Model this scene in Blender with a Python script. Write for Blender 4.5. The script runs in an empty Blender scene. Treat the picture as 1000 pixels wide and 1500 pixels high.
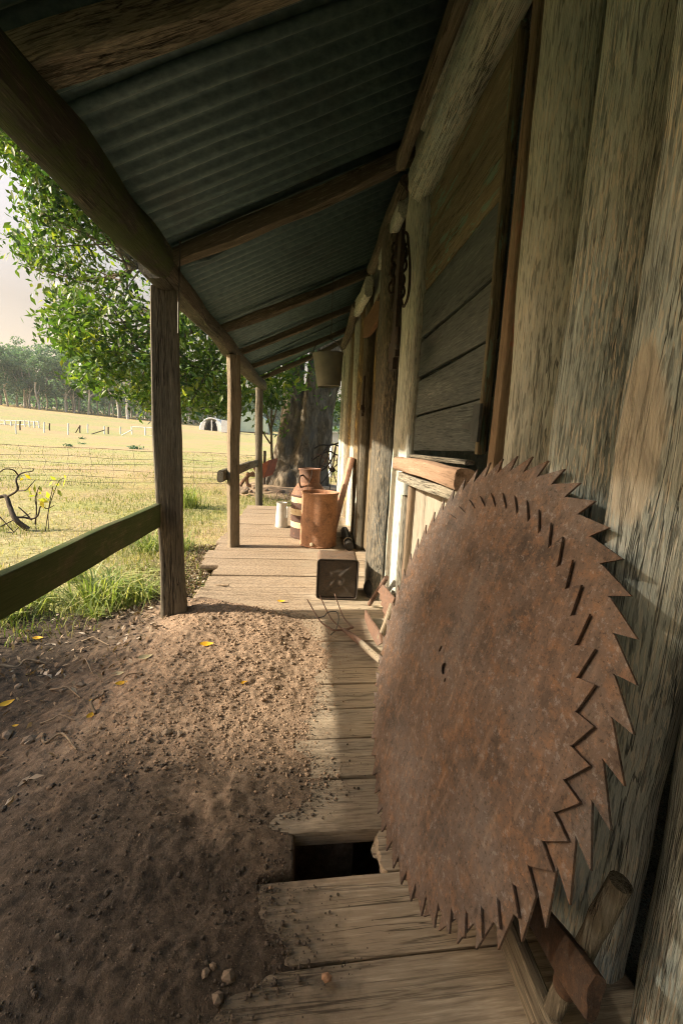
import bpy, bmesh, math, random
import numpy as np
from mathutils import Vector, Matrix
random.seed(7); RNG = np.random.default_rng(7)
SC = bpy.context.scene
COL = SC.collection
R = math.radians
H = 0.95                                   # eye height in metres
# ---------------------------------------------------------------- camera (zero point: floor under the camera; x to the wall, y along the verandah)
Fv = np.array([-50, -107, 640.]); Fv /= np.linalg.norm(Fv)
Dv = np.array([-.0493, 1, 0.]); Dv[2] = -(Dv[0]*Fv[0]+Dv[1]*Fv[1])/Fv[2]; Dv /= np.linalg.norm(Dv)
Xv = np.cross(Dv, Fv)
RW = np.array([Xv, Fv, -Dv])               # world = RW @ (right, down, forward)
cam = bpy.data.cameras.new('camera'); co = bpy.data.objects.new('camera', cam); COL.objects.link(co)
cr, cd, cf = RW[:, 0], RW[:, 1], RW[:, 2]
M = Matrix(((cr[0], -cd[0], -cf[0], 0), (cr[1], -cd[1], -cf[1], 0), (cr[2], -cd[2], -cf[2], H), (0, 0, 0, 1)))
co.matrix_world = M
cam.sensor_fit = 'VERTICAL'; cam.sensor_height = 36; cam.lens = 36*640/1500; cam.clip_start = .02; cam.clip_end = 3000
SC.camera = co
def ray(px, py):
    d = RW @ np.array([px-500., py-750., 640.]); return d/np.linalg.norm(d)
def on_z(px, py, z=0.): d = ray(px, py); return np.array([0, 0, H])+d*(z-H)/d[2]
def on_x(px, py, x): d = ray(px, py); return np.array([0, 0, H])+d*(x/d[0])
def on_y(px, py, y): d = ray(px, py); return np.array([0, 0, H])+d*(y/d[1])

# ---------------------------------------------------------------- numpy noise
def _hash(ix, iy, iz):
    h = (ix*374761393 + iy*668265263 + iz*2147483647) & 0xffffffff
    h = ((h ^ (h >> 13))*1274126177) & 0xffffffff
    return ((h ^ (h >> 16)) & 0xffff)/32767.5-1
def vnoise(p):
    p = np.asarray(p, float); i = np.floor(p).astype(np.int64); f = p-i; f = f*f*(3-2*f)
    x, y, z = i[..., 0], i[..., 1], i[..., 2]; u, v, w = f[..., 0], f[..., 1], f[..., 2]
    r = 0
    for a in (0, 1):
        for b in (0, 1):
            for c in (0, 1):
                r = r+_hash(x+a, y+b, z+c)*(u if a else 1-u)*(v if b else 1-v)*(w if c else 1-w)
    return r
def fbm(p, o=4, g=.5):
    p = np.asarray(p, float); r = 0; a = 1; t = 0
    for k in range(o):
        r = r+a*vnoise(p*2**k+17.3*k); t += a; a *= g
    return r/t
def sstep(a, b, x): t = np.clip((x-a)/(b-a), 0, 1); return t*t*(3-2*t)

# ---------------------------------------------------------------- object helpers
WM = {}
def link(o, mat4=None, parent=None):
    COL.objects.link(o); mat4 = mat4 or Matrix.Identity(4)
    if parent is not None:
        o.parent = parent; o.matrix_basis = WM[parent.name].inverted() @ mat4
    else: o.matrix_basis = mat4
    WM[o.name] = mat4; return o
def tag(o, label, cat, group=None, kind=None):
    if label: o['label'] = label
    if cat: o['category'] = cat
    if group: o['group'] = group
    if kind: o['kind'] = kind
    return o
def thing(name, loc, label, cat, group=None):
    o = bpy.data.objects.new(name, None); o.empty_display_size = .1
    link(o, Matrix.Translation(Vector([float(a) for a in loc]))); return tag(o, label, cat, group)
def mesh(name, v, f, mats, smooth=30, mi=None):
    me = bpy.data.meshes.new(name); v = np.asarray(v, np.float32)
    if isinstance(f, np.ndarray):
        n, k = f.shape
        me.vertices.add(len(v)); me.vertices.foreach_set('co', v.ravel())
        me.loops.add(n*k); me.loops.foreach_set('vertex_index', f.ravel().astype(np.int32))
        me.polygons.add(n); me.polygons.foreach_set('loop_start', np.arange(0, n*k, k, dtype=np.int32))
        me.polygons.foreach_set('loop_total', np.full(n, k, np.int32))
        me.update(calc_edges=True)
    else:
        me.from_pydata([tuple(map(float, a)) for a in v], [], [tuple(map(int, a)) for a in f]); me.update()
    for m in (mats if isinstance(mats, (list, tuple)) else [mats]): me.materials.append(m)
    if mi is not None: me.polygons.foreach_set('material_index', np.asarray(mi, np.int32))
    if smooth: me.shade_smooth(); me.set_sharp_from_angle(angle=R(smooth))
    return me
def obj(name, v, f, mats, parent=None, mat4=None, smooth=30, mi=None):
    return link(bpy.data.objects.new(name, mesh(name, v, f, mats, smooth, mi)), mat4, parent)
def dup(o, name=None, mat4=None, parent=None):
    c = o.copy(); COL.objects.link(c)
    if parent is not None: c.parent = parent
    elif mat4 is not None: c.matrix_basis = mat4; WM[c.name] = mat4
    for ch in [k for k in bpy.data.objects if k.parent == o]: dup(ch, parent=c)
    return c
def attr(me, name, val):
    a = me.attributes.new(name, 'FLOAT', 'FACE'); a.data.foreach_set('value', np.asarray(val, np.float32))
def join(parts):
    V = []; F = []; n = 0
    for v, f in parts:
        V.append(np.asarray(v, float)); F += [tuple(i+n for i in q) for q in f]; n += len(v)
    return np.vstack(V), F
def xf(vf, m):
    v, f = vf; m = np.array(m); return np.asarray(v) @ m[:3, :3].T+m[:3, 3], f

def section(w, t, n=3, e=.18, front=0.):
    """rounded rectangle outline; front > 0 bellies the +y face out"""
    pts = []
    r = min(w, t)*e
    for sx, sy, a0 in ((1, 1, 0), (-1, 1, 90), (-1, -1, 180), (1, -1, 270)):
        for k in range(3):
            a = R(a0+45*k); pts.append((sx*(w/2-r)+r*math.cos(a), sy*(t/2-r)+r*math.sin(a)))
    out = []
    for i in range(len(pts)):
        a, b = np.array(pts[i]), np.array(pts[(i+1) % len(pts)]); L = np.linalg.norm(b-a)
        k = max(1, int(L/(max(w, t)/7)))
        for j in range(k): out.append(a+(b-a)*j/k)
    P = np.array(out)
    if front: P[:, 1] += np.where(P[:, 1] > 0, front*(1-(2*P[:, 0]/w)**2), 0)
    return P
def timber(L, w, t, seed=0, wob=.004, rough=.002, e=.18, front=0., bow=(0, 0), taper=1., jag=.004, step=.05, fat=None):
    """board or log along +z from 0 to L"""
    P = section(w, t, e=e, front=front); n = len(P); N = int(min(90, max(6, L/step)))
    z = np.linspace(0, L, N+1); V = np.zeros((N+1, n, 3)); s = seed*13.7
    k = 1+(taper-1)*z/L
    if fat is not None: k = k*fat(z/L)
    V[:, :, 0] = P[None, :, 0]*k[:, None]; V[:, :, 1] = P[None, :, 1]*(1+(k[:, None]-1)*.5); V[:, :, 2] = z[:, None]
    side = np.sign(P[:, 0])
    q = np.zeros((N+1, n, 3)); q[..., 0] = z[:, None]*2.2; q[..., 1] = s+side[None, :]*5
    V[:, :, 0] += wob*2*fbm(q, 3)
    q2 = np.zeros((N+1, n, 3)); q2[..., 0] = P[None, :, 0]*28; q2[..., 1] = P[None, :, 1]*28+s; q2[..., 2] = z[:, None]*2.5
    V[:, :, 1] += rough*2*fbm(q2, 3)*np.sign(P[None, :, 1]); V[:, :, 0] += rough*fbm(q2+40, 3)
    q3 = np.zeros((N+1, 1, 3)); q3[..., 0] = z[:, None]*.9; q3[..., 1] = s+90
    V[:, :, 0] += wob*1.5*vnoise(q3)+bow[0]*np.sin(np.pi*z/L)[:, None]; V[:, :, 1] += wob*vnoise(q3+7)+bow[1]*np.sin(np.pi*z/L)[:, None]
    for i in (0, N): V[i, :, 2] += jag*2*fbm(np.stack([P[:, 0]*60, P[:, 1]*60+s, np.full(n, i)], 1), 3)
    V = V.reshape(-1, 3); F = []
    for i in range(N):
        for j in range(n):
            a, b = i*n+j, i*n+(j+1) % n; F.append((a, b, b+n, a+n))
    F.append(tuple(range(n))[::-1]); F.append(tuple(N*n+j for j in range(n)))
    return V, F
def frame(a, b, nrm):
    a = Vector([float(x) for x in a]); b = Vector([float(x) for x in b]); z = (b-a).normalized(); y = Vector([float(x) for x in nrm]); y = (y-z*y.dot(z)).normalized(); x = y.cross(z)
    return Matrix(((x.x, y.x, z.x, a.x), (x.y, y.y, z.y, a.y), (x.z, y.z, z.z, a.z), (0, 0, 0, 1))), (b-a).length
def plank(name, mat, parent, a, b, w, t, nrm=(-1, 0, 0), **k):
    m, L = frame(a, b, nrm)
    v, f = timber(L, w, t, **k); return obj(name, v, f, mat, parent, m, smooth=40)
def tube(pts, rad, n=8, cap=True, noise=0, seed=0):
    pts = np.asarray(pts, float); N = len(pts); rad = np.broadcast_to(np.asarray(rad, float), (N,))
    T = np.gradient(pts, axis=0); T /= np.linalg.norm(T, axis=1)[:, None]+1e-12
    up = np.array([0, 0, 1.]) if abs(T[0, 2]) < .9 else np.array([1., 0, 0]); V = []
    u = np.cross(T[0], up); u /= np.linalg.norm(u)
    for i in range(N):
        u = u-T[i]*(u@T[i]); u /= np.linalg.norm(u); w = np.cross(T[i], u)
        for j in range(n):
            a = 2*math.pi*j/n; V.append(pts[i]+rad[i]*(u*math.cos(a)+w*math.sin(a)))
    V = np.array(V)
    if noise:
        c = np.repeat(pts, n, 0); V = V+(V-c)*noise*fbm(V/ max(.02, rad.mean())*.8+seed*9, 3)[:, None]
    F = [(i*n+j, i*n+(j+1) % n, (i+1)*n+(j+1) % n, (i+1)*n+j) for i in range(N-1) for j in range(n)]
    if cap: F += [tuple(range(n))[::-1], tuple((N-1)*n+j for j in range(n))]
    return V, F
def smoothpath(pts, k=4):
    pts = np.asarray(pts, float)
    if len(pts) < 3: return np.array([pts[0]+(pts[-1]-pts[0])*t for t in np.linspace(0, 1, k+1)])
    P = np.vstack([2*pts[0]-pts[1], pts, 2*pts[-1]-pts[-2]]); out = []
    for i in range(1, len(P)-2):
        for t in np.arange(k)/k:
            a, b, c, d = P[i-1:i+3]; out.append(.5*(2*b+(c-a)*t+(2*a-5*b+4*c-d)*t*t+(3*b-a-3*c+d)*t**3))
    out.append(pts[-1]); return np.array(out)
def lathe(prof, n=40, cap=False, dent=0, seed=0):
    prof = np.asarray(prof, float); N = len(prof); a = np.arange(n)*2*math.pi/n
    V = np.stack([prof[:, None, 0]*np.cos(a), prof[:, None, 0]*np.sin(a), np.broadcast_to(prof[:, None, 1], (N, n))], 2).reshape(-1, 3)
    if dent: V[:, :2] *= (1+dent*fbm(V*7+seed, 2))[:, None]
    F = [(i*n+j, i*n+(j+1) % n, (i+1)*n+(j+1) % n, (i+1)*n+j) for i in range(N-1) for j in range(n)]
    if cap: F += [tuple(range(n))[::-1], tuple((N-1)*n+j for j in range(n))]
    return V, F
def box(x0, x1, y0, y1, z0, z1):
    v = [(x, y, z) for z in (z0, z1) for y in (y0, y1) for x in (x0, x1)]
    return np.array(v, float), [(0, 2, 3, 1), (4, 5, 7, 6), (0, 1, 5, 4), (2, 6, 7, 3), (1, 3, 7, 5), (0, 4, 6, 2)]
def slabpoly(poly, t):
    """extrude a flat outline (local xy) to thickness t along z"""
    n = len(poly); v = [(x, y, z) for z in (-t/2, t/2) for x, y in poly]
    return np.array(v, float), [tuple(range(n))[::-1], tuple(range(n, 2*n))]+[(i, (i+1) % n, n+(i+1) % n, n+i) for i in range(n)]
def rock(r, seed, sub=2, flat=.7):
    bm = bmesh.new(); bmesh.ops.create_icosphere(bm, subdivisions=sub, radius=1)
    v = np.array([a.co[:] for a in bm.verts]); f = [tuple(x.index for x in q.verts) for q in bm.faces]; bm.free()
    v = v*(1+.35*fbm(v*1.3+seed*7, 3))[:, None]*np.array([1, .8, flat])*r; return v, f

# ---------------------------------------------------------------- materials
class NT:
    def __init__(s, name):
        s.m = bpy.data.materials.new(name); s.m.use_nodes = True; s.t = s.m.node_tree; s.t.nodes.clear()
        s.out = s.n('ShaderNodeOutputMaterial'); s.b = s.n('ShaderNodeBsdfPrincipled'); s.l(s.b.outputs[0], s.out.inputs[0])
    def n(s, t, **k):
        x = s.t.nodes.new(t)
        for a, b in k.items(): setattr(x, a, b)
        return x
    def l(s, a, b): s.t.links.new(a, b)
    def put(s, sock, v):
        if hasattr(v, 'links'): s.l(v, sock)
        elif isinstance(v, (tuple, list)) and sock.type == 'RGBA': sock.default_value = (*v[:3], 1)
        else: sock.default_value = v
    def coord(s, scale=(1, 1, 1), rnd=True, out='Object'):
        c = s.n('ShaderNodeTexCoord').outputs[out]
        if rnd:
            oi = s.n('ShaderNodeObjectInfo'); mu = s.math('MULTIPLY', oi.outputs['Random'], 57.); a = s.n('ShaderNodeVectorMath', operation='ADD')
            s.l(c, a.inputs[0]); s.l(mu, a.inputs[1]); c = a.outputs[0]
        m = s.n('ShaderNodeMapping'); s.l(c, m.inputs[0]); m.inputs[3].default_value = scale; return m.outputs[0]
    def noise(s, vec, scale, detail=5, rough=.55, dist=0):
        x = s.n('ShaderNodeTexNoise'); s.l(vec, x.inputs['Vector']); x.inputs['Scale'].default_value = scale; x.inputs['Detail'].default_value = detail
        x.inputs['Roughness'].default_value = rough; x.inputs['Distortion'].default_value = dist; return x.outputs[0]
    def vor(s, vec, scale, feature='F1', out='Distance'):
        x = s.n('ShaderNodeTexVoronoi', feature=feature); s.l(vec, x.inputs['Vector']); x.inputs['Scale'].default_value = scale; return x.outputs[out]
    def ramp(s, fac, *st):
        x = s.n('ShaderNodeValToRGB'); e = x.color_ramp.elements
        while len(e) < len(st): e.new(.5)
        for i, (p, c) in enumerate(st):
            e[i].position = p; e[i].color = (*(c if isinstance(c, (tuple, list)) else (c, c, c)), 1)
        s.put(x.inputs[0], fac); return x.outputs[0]
    def mix(s, fac, a, b, mode='MIX'):
        x = s.n('ShaderNodeMix', data_type='RGBA', blend_type=mode); s.put(x.inputs[0], fac); s.put(x.inputs[6], a); s.put(x.inputs[7], b); return x.outputs[2]
    def math(s, op, a, b=0., c=None):
        x = s.n('ShaderNodeMath', operation=op); s.put(x.inputs[0], a); s.put(x.inputs[1], b)
        if c is not None: s.put(x.inputs[2], c)
        return x.outputs[0]
    def sep(s, v): x = s.n('ShaderNodeSeparateXYZ'); s.l(v, x.inputs[0]); return x.outputs
    def bump(s, h, st=.4, d=.004):
        x = s.n('ShaderNodeBump'); s.put(x.inputs['Height'], h); x.inputs['Strength'].default_value = st; x.inputs['Distance'].default_value = d
        s.l(x.outputs[0], s.b.inputs['Normal']); return x
    def fin(s, col, rough=.85, metal=0., spec=.25):
        s.put(s.b.inputs['Base Color'], col); s.put(s.b.inputs['Roughness'], rough); s.put(s.b.inputs['Metallic'], metal); s.b.inputs['Specular IOR Level'].default_value = spec
        return s.m

def wood(name, dark, mid, light, grey=None, greyamt=.5, fleck=None, fleckamt=.35, moss=0., crack=.6, bump=.5, patch=None, paint=None, gs=1.):
    s = NT(name)
    g = s.noise(s.coord((1, 1, .045)), 260*gs, 4, .65)
    fk = s.noise(s.coord((1, 1, .10)), 170*gs, 3, .6)
    g2 = s.noise(s.coord((1, 1, .09)), 17*gs, 5, .6, .6)
    lo = s.noise(s.coord((1, 1, .35)), 4.5, 4)
    mxv = s.math('ADD', s.math('ADD', s.math('MULTIPLY', g, .34), s.math('MULTIPLY', fk, .33)), s.math('MULTIPLY', g2, .33))
    col = s.ramp(mxv, (.36, dark), (.47, mid), (.53, mid), (.63, light))
    if grey: col = s.mix(s.math('MULTIPLY', s.ramp(lo, (.38, 0.), (.62, 1.)), greyamt), col, s.ramp(mxv, (.38, tuple(c*.4 for c in grey)), (.50, grey), (.60, tuple(min(1, c*1.6) for c in grey))))
    if fleck:
        fl = s.noise(s.coord((1, 1, .11)), 250*gs, 2, .5)
        fm = s.math('MULTIPLY', s.ramp(fl, (.53, 0.), (.58, 1.)), s.ramp(s.noise(s.coord((1, 1, .5)), 9, 3), (.36, .15), (.56, 1.)))
        col = s.mix(s.math('MULTIPLY', fm, fleckamt), col, fleck)
        dk = s.ramp(s.noise(s.coord((1, 1, .10)), 190*gs, 2, .55), (.38, 1.), (.45, 0.))
        col = s.mix(s.math('MULTIPLY', dk, .5), col, tuple(c*.5 for c in dark))
    ck = s.noise(s.coord((1, 1, .03)), 34*gs, 4, .6, .3)
    cm = s.ramp(s.math('ABSOLUTE', s.math('SUBTRACT', ck, .5)), (.003, 1.), (.014, 0.))
    cm2 = s.math('MULTIPLY', cm, s.ramp(s.noise(s.coord((1, 1, .3)), 6, 2), (.4, 0.), (.6, 1.)))
    col = s.mix(s.math('MULTIPLY', cm2, crack), col, tuple(c*.25 for c in dark))
    if patch:
        (pc, pr, pcol) = patch
        v = s.n('ShaderNodeVectorMath', operation='SUBTRACT'); s.l(s.n('ShaderNodeTexCoord').outputs['Object'], v.inputs[0]); v.inputs[1].default_value = pc
        v2 = s.n('ShaderNodeVectorMath', operation='DIVIDE'); s.l(v.outputs[0], v2.inputs[0]); v2.inputs[1].default_value = pr
        ln = s.n('ShaderNodeVectorMath', operation='LENGTH'); s.l(v2.outputs[0], ln.inputs[0])
        d = s.math('ADD', ln.outputs['Value'], s.math('MULTIPLY', s.math('SUBTRACT', g2, .5), .5))
        wv = s.noise(s.coord((1, 1, .25)), 26, 4, .6, 1.6)
        col = s.mix(s.ramp(d, (.88, .85), (1.0, 0.)), col, s.ramp(wv, (.3, tuple(c*.5 for c in pcol)), (.5, pcol), (.7, tuple(c*1.25 for c in pcol))))
    if paint:
        pm = s.math('MULTIPLY', s.ramp(s.noise(s.coord((1, 1, .16)), 38, 4, .65), (.56, 0.), (.59, 1.)), s.ramp(s.noise(s.coord((1, 1, .4)), 5, 2), (.45, 0.), (.55, 1.)))
        col = s.mix(pm, col, paint)
    if moss:
        mm = s.ramp(s.noise(s.coord((1, 1, .6)), 9, 6, .7), (.62-moss*.35, 0.), (.72-moss*.3, 1.))
        col = s.mix(s.math('MULTIPLY', mm, .85), col, s.mix(g, (.025, .045, .012), (.075, .105, .03)))
    oi = s.n('ShaderNodeObjectInfo'); col = s.mix(1., col, s.ramp(oi.outputs['Random'], (0., .82), (1., 1.12)), 'MULTIPLY')
    h = s.math('SUBTRACT', s.math('ADD', g, s.math('MULTIPLY', g2, .6)), s.math('MULTIPLY', cm2, 1.2))
    s.bump(h, bump, .006)
    return s.fin(col, .88, 0, .2)

def rust(name, a=(.07, .038, .028), b=(.17, .085, .05), c=(.30, .125, .045), d=(.13, .115, .12), scale=1., metal=.15, streak=None, cov=.5, bump=.25, rough=.72):
    s = NT(name); v = s.coord((1, 1, 1))
    n1 = s.noise(v, 9*scale, 8, .68); n2 = s.noise(v, 34*scale, 6, .7); n3 = s.noise(v, 150*scale, 4, .7); n5 = s.noise(v, 70*scale, 5, .75); n4 = s.noise(v, 5*scale, 5, .6, .5)
    col = s.ramp(n1, (.30, a), (.50, b), (.70, tuple(x*1.15 for x in b)))
    col = s.mix(s.math('MULTIPLY', s.ramp(n2, (.50, 0.), (.66, 1.)), cov+.2), col, c)
    col = s.mix(s.math('MULTIPLY', s.ramp(n4, (.46, 0.), (.70, 1.)), .5), col, s.mix(n3, tuple(x*.7 for x in d), tuple(x*1.3 for x in d)))
    col = s.mix(s.math('MULTIPLY', s.ramp(n3, (.34, 1.), (.44, 0.)), .55), col, tuple(x*.5 for x in a))
    col = s.mix(s.math('MULTIPLY', s.ramp(s.noise(v, 95*scale, 4, .75), (.58, 0.), (.72, 1.)), .5), col, tuple(min(1, x*1.5) for x in c))
    if streak:
        sv = s.coord(streak); st = s.noise(sv, 60, 3, .6, .4)
        col = s.mix(s.math('MULTIPLY', s.ramp(st, (.56, 0.), (.70, 1.)), .4), col, (.22, .155, .11))
        col = s.mix(s.math('MULTIPLY', s.ramp(st, (.30, 1.), (.42, 0.)), .35), col, tuple(x*.6 for x in a))
    col = s.mix(s.math('MULTIPLY', s.ramp(n5, (.56, 0.), (.64, 1.)), .45), col, tuple(x*1.7 for x in d))
    col = s.mix(s.math('MULTIPLY', s.ramp(n5, (.34, 1.), (.42, 0.)), .5), col, tuple(x*.45 for x in a))
    s.bump(s.math('ADD', n2, s.math('MULTIPLY', n3, .5)), bump, .003)
    return s.fin(col, rough, metal, .3)
def plain(name, c, c2=None, scale=30, rough=.8, metal=0., bump=.2, spec=.25):
    s = NT(name); v = s.coord(); n = s.noise(v, scale, 6, .65); n2 = s.noise(v, scale*.15, 4)
    c2 = c2 or tuple(x*.55 for x in c)
    col = s.ramp(s.math('ADD', s.math('MULTIPLY', n, .6), s.math('MULTIPLY', n2, .4)), (.35, c2), (.62, c))
    s.bump(n, bump, .003); return s.fin(col, rough, metal, spec)
def leafmat(name, stops, trans=.35, rough=.5):
    s = NT(name); at = s.n('ShaderNodeAttribute', attribute_name='tint')
    col = s.ramp(at.outputs['Fac'], *stops); s.fin(col, rough, 0, .35)
    tr = s.n('ShaderNodeBsdfTranslucent'); s.l(s.mix(1., col, (1.5, 1.6, .8), 'MULTIPLY'), tr.inputs[0])
    mx = s.n('ShaderNodeMixShader'); mx.inputs[0].default_value = trans; s.l(s.b.outputs[0], mx.inputs[1]); s.l(tr.outputs[0], mx.inputs[2]); s.l(mx.outputs[0], s.out.inputs[0])
    return s.m

W_slab = wood('slab_wood', (.09, .12, .115), (.46, .50, .43), (.70, .71, .61), (.34, .43, .435), .75, (.62, .585, .475), .8, crack=.85, bump=1.)
W_slab2 = wood('slab_wood_pale', (.11, .13, .115), (.50, .52, .44), (.70, .69, .58), (.38, .45, .44), .5, (.64, .595, .47), .6, crack=.7, bump=.6)
W_slab3 = wood('slab_wood_burl', (.09, .115, .115), (.45, .48, .42), (.69, .69, .60), (.325, .41, .42), .85, (.64, .595, .47), .85, crack=.7, bump=.75,
               patch=((-.028, .05, 1.00), (.040, .2, .15), (.46, .44, .36)))
W_post = wood('post_wood', (.028, .026, .02), (.125, .108, .076), (.30, .255, .18), (.15, .15, .125), .5, crack=.9, bump=.9)
W_postp = wood('post_wood_pale', (.07, .055, .038), (.24, .19, .125), (.40, .33, .225), (.2, .19, .15), .4, crack=.8, bump=.7)
W_beam = wood('beam_wood', (.022, .021, .017), (.092, .084, .065), (.235, .205, .15), (.05, .06, .05), .5, crack=.9, bump=.9, moss=.05)
W_beamm = wood('beam_wood_mossy', (.016, .016, .013), (.062, .055, .042), (.19, .155, .105), (.03, .042, .036), .6, crack=.85, bump=.9, moss=.55)
W_grey = wood('grey_rafter_wood', (.045, .045, .037), (.19, .175, .13), (.36, .325, .245), (.15, .155, .13), .5, (.42, .36, .26), .5, crack=.9, bump=1.)
W_raft = wood('rafter_wood', (.024, .022, .017), (.105, .094, .07), (.26, .225, .16), None, .3, crack=.7, bump=.6)
def dusty(m, amt=.7):
    """dry soil trodden into the boards, in patches, with the foreground shade put into its colour"""
    t = m.node_tree; b = [n for n in t.nodes if n.type == 'BSDF_PRINCIPLED'][0]; src = b.inputs['Base Color'].links[0].from_socket
    g = t.nodes.new('ShaderNodeNewGeometry'); n = t.nodes.new('ShaderNodeTexNoise'); n.inputs['Scale'].default_value = 4.5; n.inputs['Detail'].default_value = 9; n.inputs['Roughness'].default_value = .72
    t.links.new(g.outputs['Position'], n.inputs['Vector']); r = t.nodes.new('ShaderNodeValToRGB'); e = r.color_ramp.elements; e[0].position = .45; e[0].color = (0, 0, 0, 1); e[1].position = .68; e[1].color = (amt, amt, amt, 1)
    sx_ = t.nodes.new('ShaderNodeSeparateXYZ'); t.links.new(g.outputs['Position'], sx_.inputs[0]); ma = t.nodes.new('ShaderNodeMath'); ma.operation = 'MULTIPLY_ADD'; ma.inputs[1].default_value = -1.15; t.links.new(sx_.outputs[0], ma.inputs[0]); t.links.new(n.outputs[0], ma.inputs[2])
    ma2 = t.nodes.new('ShaderNodeMath'); ma2.operation = 'ADD'; ma2.inputs[1].default_value = .135; t.links.new(ma.outputs[0], ma2.inputs[0]); t.links.new(ma2.outputs[0], r.inputs[0]); n2 = t.nodes.new('ShaderNodeTexNoise'); n2.inputs['Scale'].default_value = 70; n2.inputs['Detail'].default_value = 5; t.links.new(g.outputs['Position'], n2.inputs['Vector'])
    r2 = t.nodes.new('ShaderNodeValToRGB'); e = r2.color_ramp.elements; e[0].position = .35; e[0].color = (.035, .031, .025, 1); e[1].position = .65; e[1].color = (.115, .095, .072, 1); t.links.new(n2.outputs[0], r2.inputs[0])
    yr_ = t.nodes.new('ShaderNodeMapRange'); yr_.inputs[1].default_value = 1.1; yr_.inputs[2].default_value = 2.2; t.links.new(sx_.outputs[1], yr_.inputs[0])  # dust dark at the near end, pale farther on: shade painted into it
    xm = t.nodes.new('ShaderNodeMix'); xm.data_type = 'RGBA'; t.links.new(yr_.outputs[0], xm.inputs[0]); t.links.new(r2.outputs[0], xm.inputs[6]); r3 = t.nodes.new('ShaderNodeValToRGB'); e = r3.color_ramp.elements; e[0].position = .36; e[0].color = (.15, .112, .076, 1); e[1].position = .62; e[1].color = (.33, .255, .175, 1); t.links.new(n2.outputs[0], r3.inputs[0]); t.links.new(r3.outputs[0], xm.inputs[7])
    x = t.nodes.new('ShaderNodeMix'); x.data_type = 'RGBA'; t.links.new(r.outputs[0], x.inputs[0]); t.links.new(src, x.inputs[6]); t.links.new(xm.outputs[2], x.inputs[7]); t.links.new(x.outputs[2], b.inputs['Base Color']); return m
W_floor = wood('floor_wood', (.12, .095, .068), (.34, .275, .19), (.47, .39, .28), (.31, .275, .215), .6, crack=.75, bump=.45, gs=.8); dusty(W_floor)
W_shut = wood('shutter_wood', (.026, .034, .033), (.085, .10, .098), (.18, .19, .175), (.07, .088, .09), .6, crack=.6, bump=.4)
W_shut2 = wood('shutter_wood_brown', (.05, .047, .033), (.175, .15, .095), (.31, .265, .17), (.10, .105, .08), .4, crack=.7, bump=.8, paint=(.14, .22, .17))
W_red = wood('jamb_wood', (.06, .045, .03), (.19, .135, .085), (.32, .235, .155), (.18, .17, .13), .45, crack=.6, bump=.5, paint=(.30, .10, .06))
W_sill = wood('sill_wood', (.11, .075, .05), (.31, .21, .14), (.43, .31, .22), None, .3, crack=.4, bump=.3)
W_door = wood('door_wood', (.04, .033, .02), (.16, .12, .07), (.29, .22, .13), (.1, .095, .07), .4, crack=.7, bump=.6, paint=(.50, .36, .12))
W_mid = wood('mid_grey_wood', (.06, .056, .044), (.21, .19, .14), (.35, .315, .24), (.17, .175, .155), .5, (.38, .34, .26), .4, crack=.8, bump=.7)
W_cream = wood('cream_board', (.10, .09, .068), (.25, .225, .175), (.36, .325, .26), None, .3, crack=.5, bump=.3)
W_dkpost = wood('old_round_post', (.03, .03, .025), (.11, .10, .075), (.26, .22, .15), (.10, .11, .105), .7, (.36, .29, .19), .6, crack=.9, bump=1.)
W_lint = wood('lintel_wood', (.06, .033, .018), (.17, .10, .055), (.26, .16, .09), None, .3, crack=.4, bump=.3)
W_rail = wood('rail_wood_mossy', (.03, .035, .015), (.09, .09, .045), (.17, .155, .085), None, .3, crack=.5, bump=.4, moss=.75)
W_hand = wood('handle_wood', (.10, .085, .06), (.26, .215, .15), (.38, .32, .23), (.2, .19, .16), .5, crack=.6, bump=.4)
M_saw = rust('saw_rust', (.038, .029, .024), (.098, .070, .054), (.21, .115, .060), (.135, .127, .124), 1., .2, (1, .22, 1), .42)
M_saw2 = rust('saw_rust_rim', (.042, .032, .026), (.10, .073, .056), (.20, .11, .058), (.135, .13, .127), 1.1, .2, (1, .3, 1), .4)
M_tinend = rust('tin_end_rust', (.03, .026, .021), (.07, .057, .044), (.13, .085, .052), (.065, .062, .056), 1.6, .35, None, .3, .3, .55)
M_drum = rust('drum_rust', (.12, .062, .036), (.33, .175, .10), (.47, .25, .13), (.21, .145, .11), 1.2, .0, None, .45, .35)
M_can = rust('can_rust', (.08, .045, .03), (.19, .10, .06), (.30, .15, .08), (.12, .10, .09), 1.3, .1)
M_tin = rust('tin_rust', (.06, .046, .035), (.15, .105, .072), (.24, .14, .08), (.125, .115, .10), 1.6, .3, None, .35, .3, .6)
M_tool = rust('tool_rust', (.06, .038, .03), (.145, .088, .06), (.22, .12, .07), (.13, .105, .09), 2.5, .05)
M_iron = rust('dark_iron', (.018, .015, .012), (.045, .035, .026), (.09, .05, .028), (.04, .04, .04), 3., .4)
M_iron2 = rust('mattock_rust', (.02, .014, .01), (.055, .034, .022), (.11, .06, .032), (.05, .045, .042), 2., .1)
M_sheet = rust('plate_rust', (.20, .10, .07), (.42, .23, .155), (.50, .28, .18), (.36, .25, .2), 1.2, 0)
M_barrow = rust('barrow_rust', (.14, .045, .03), (.30, .09, .055), (.36, .13, .07), (.2, .1, .08), 1., 0)
M_galv = plain('galvanised', (.62, .62, .58), (.40, .41, .39), 14, .5, .25, .1)
M_bucket = plain('bucket_steel', (.16, .165, .13), (.09, .095, .08), 10, .6, .3, .15)
M_white = plain('white_paint', (.72, .73, .73), (.5, .52, .52), 8, .6)
M_blackpot = plain('black_iron_pot', (.03, .028, .024), (.015, .014, .013), 20, .6, .2)
M_bullet = plain('cream_bung', (.55, .48, .36), (.3, .22, .13), 40, .7)
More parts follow.
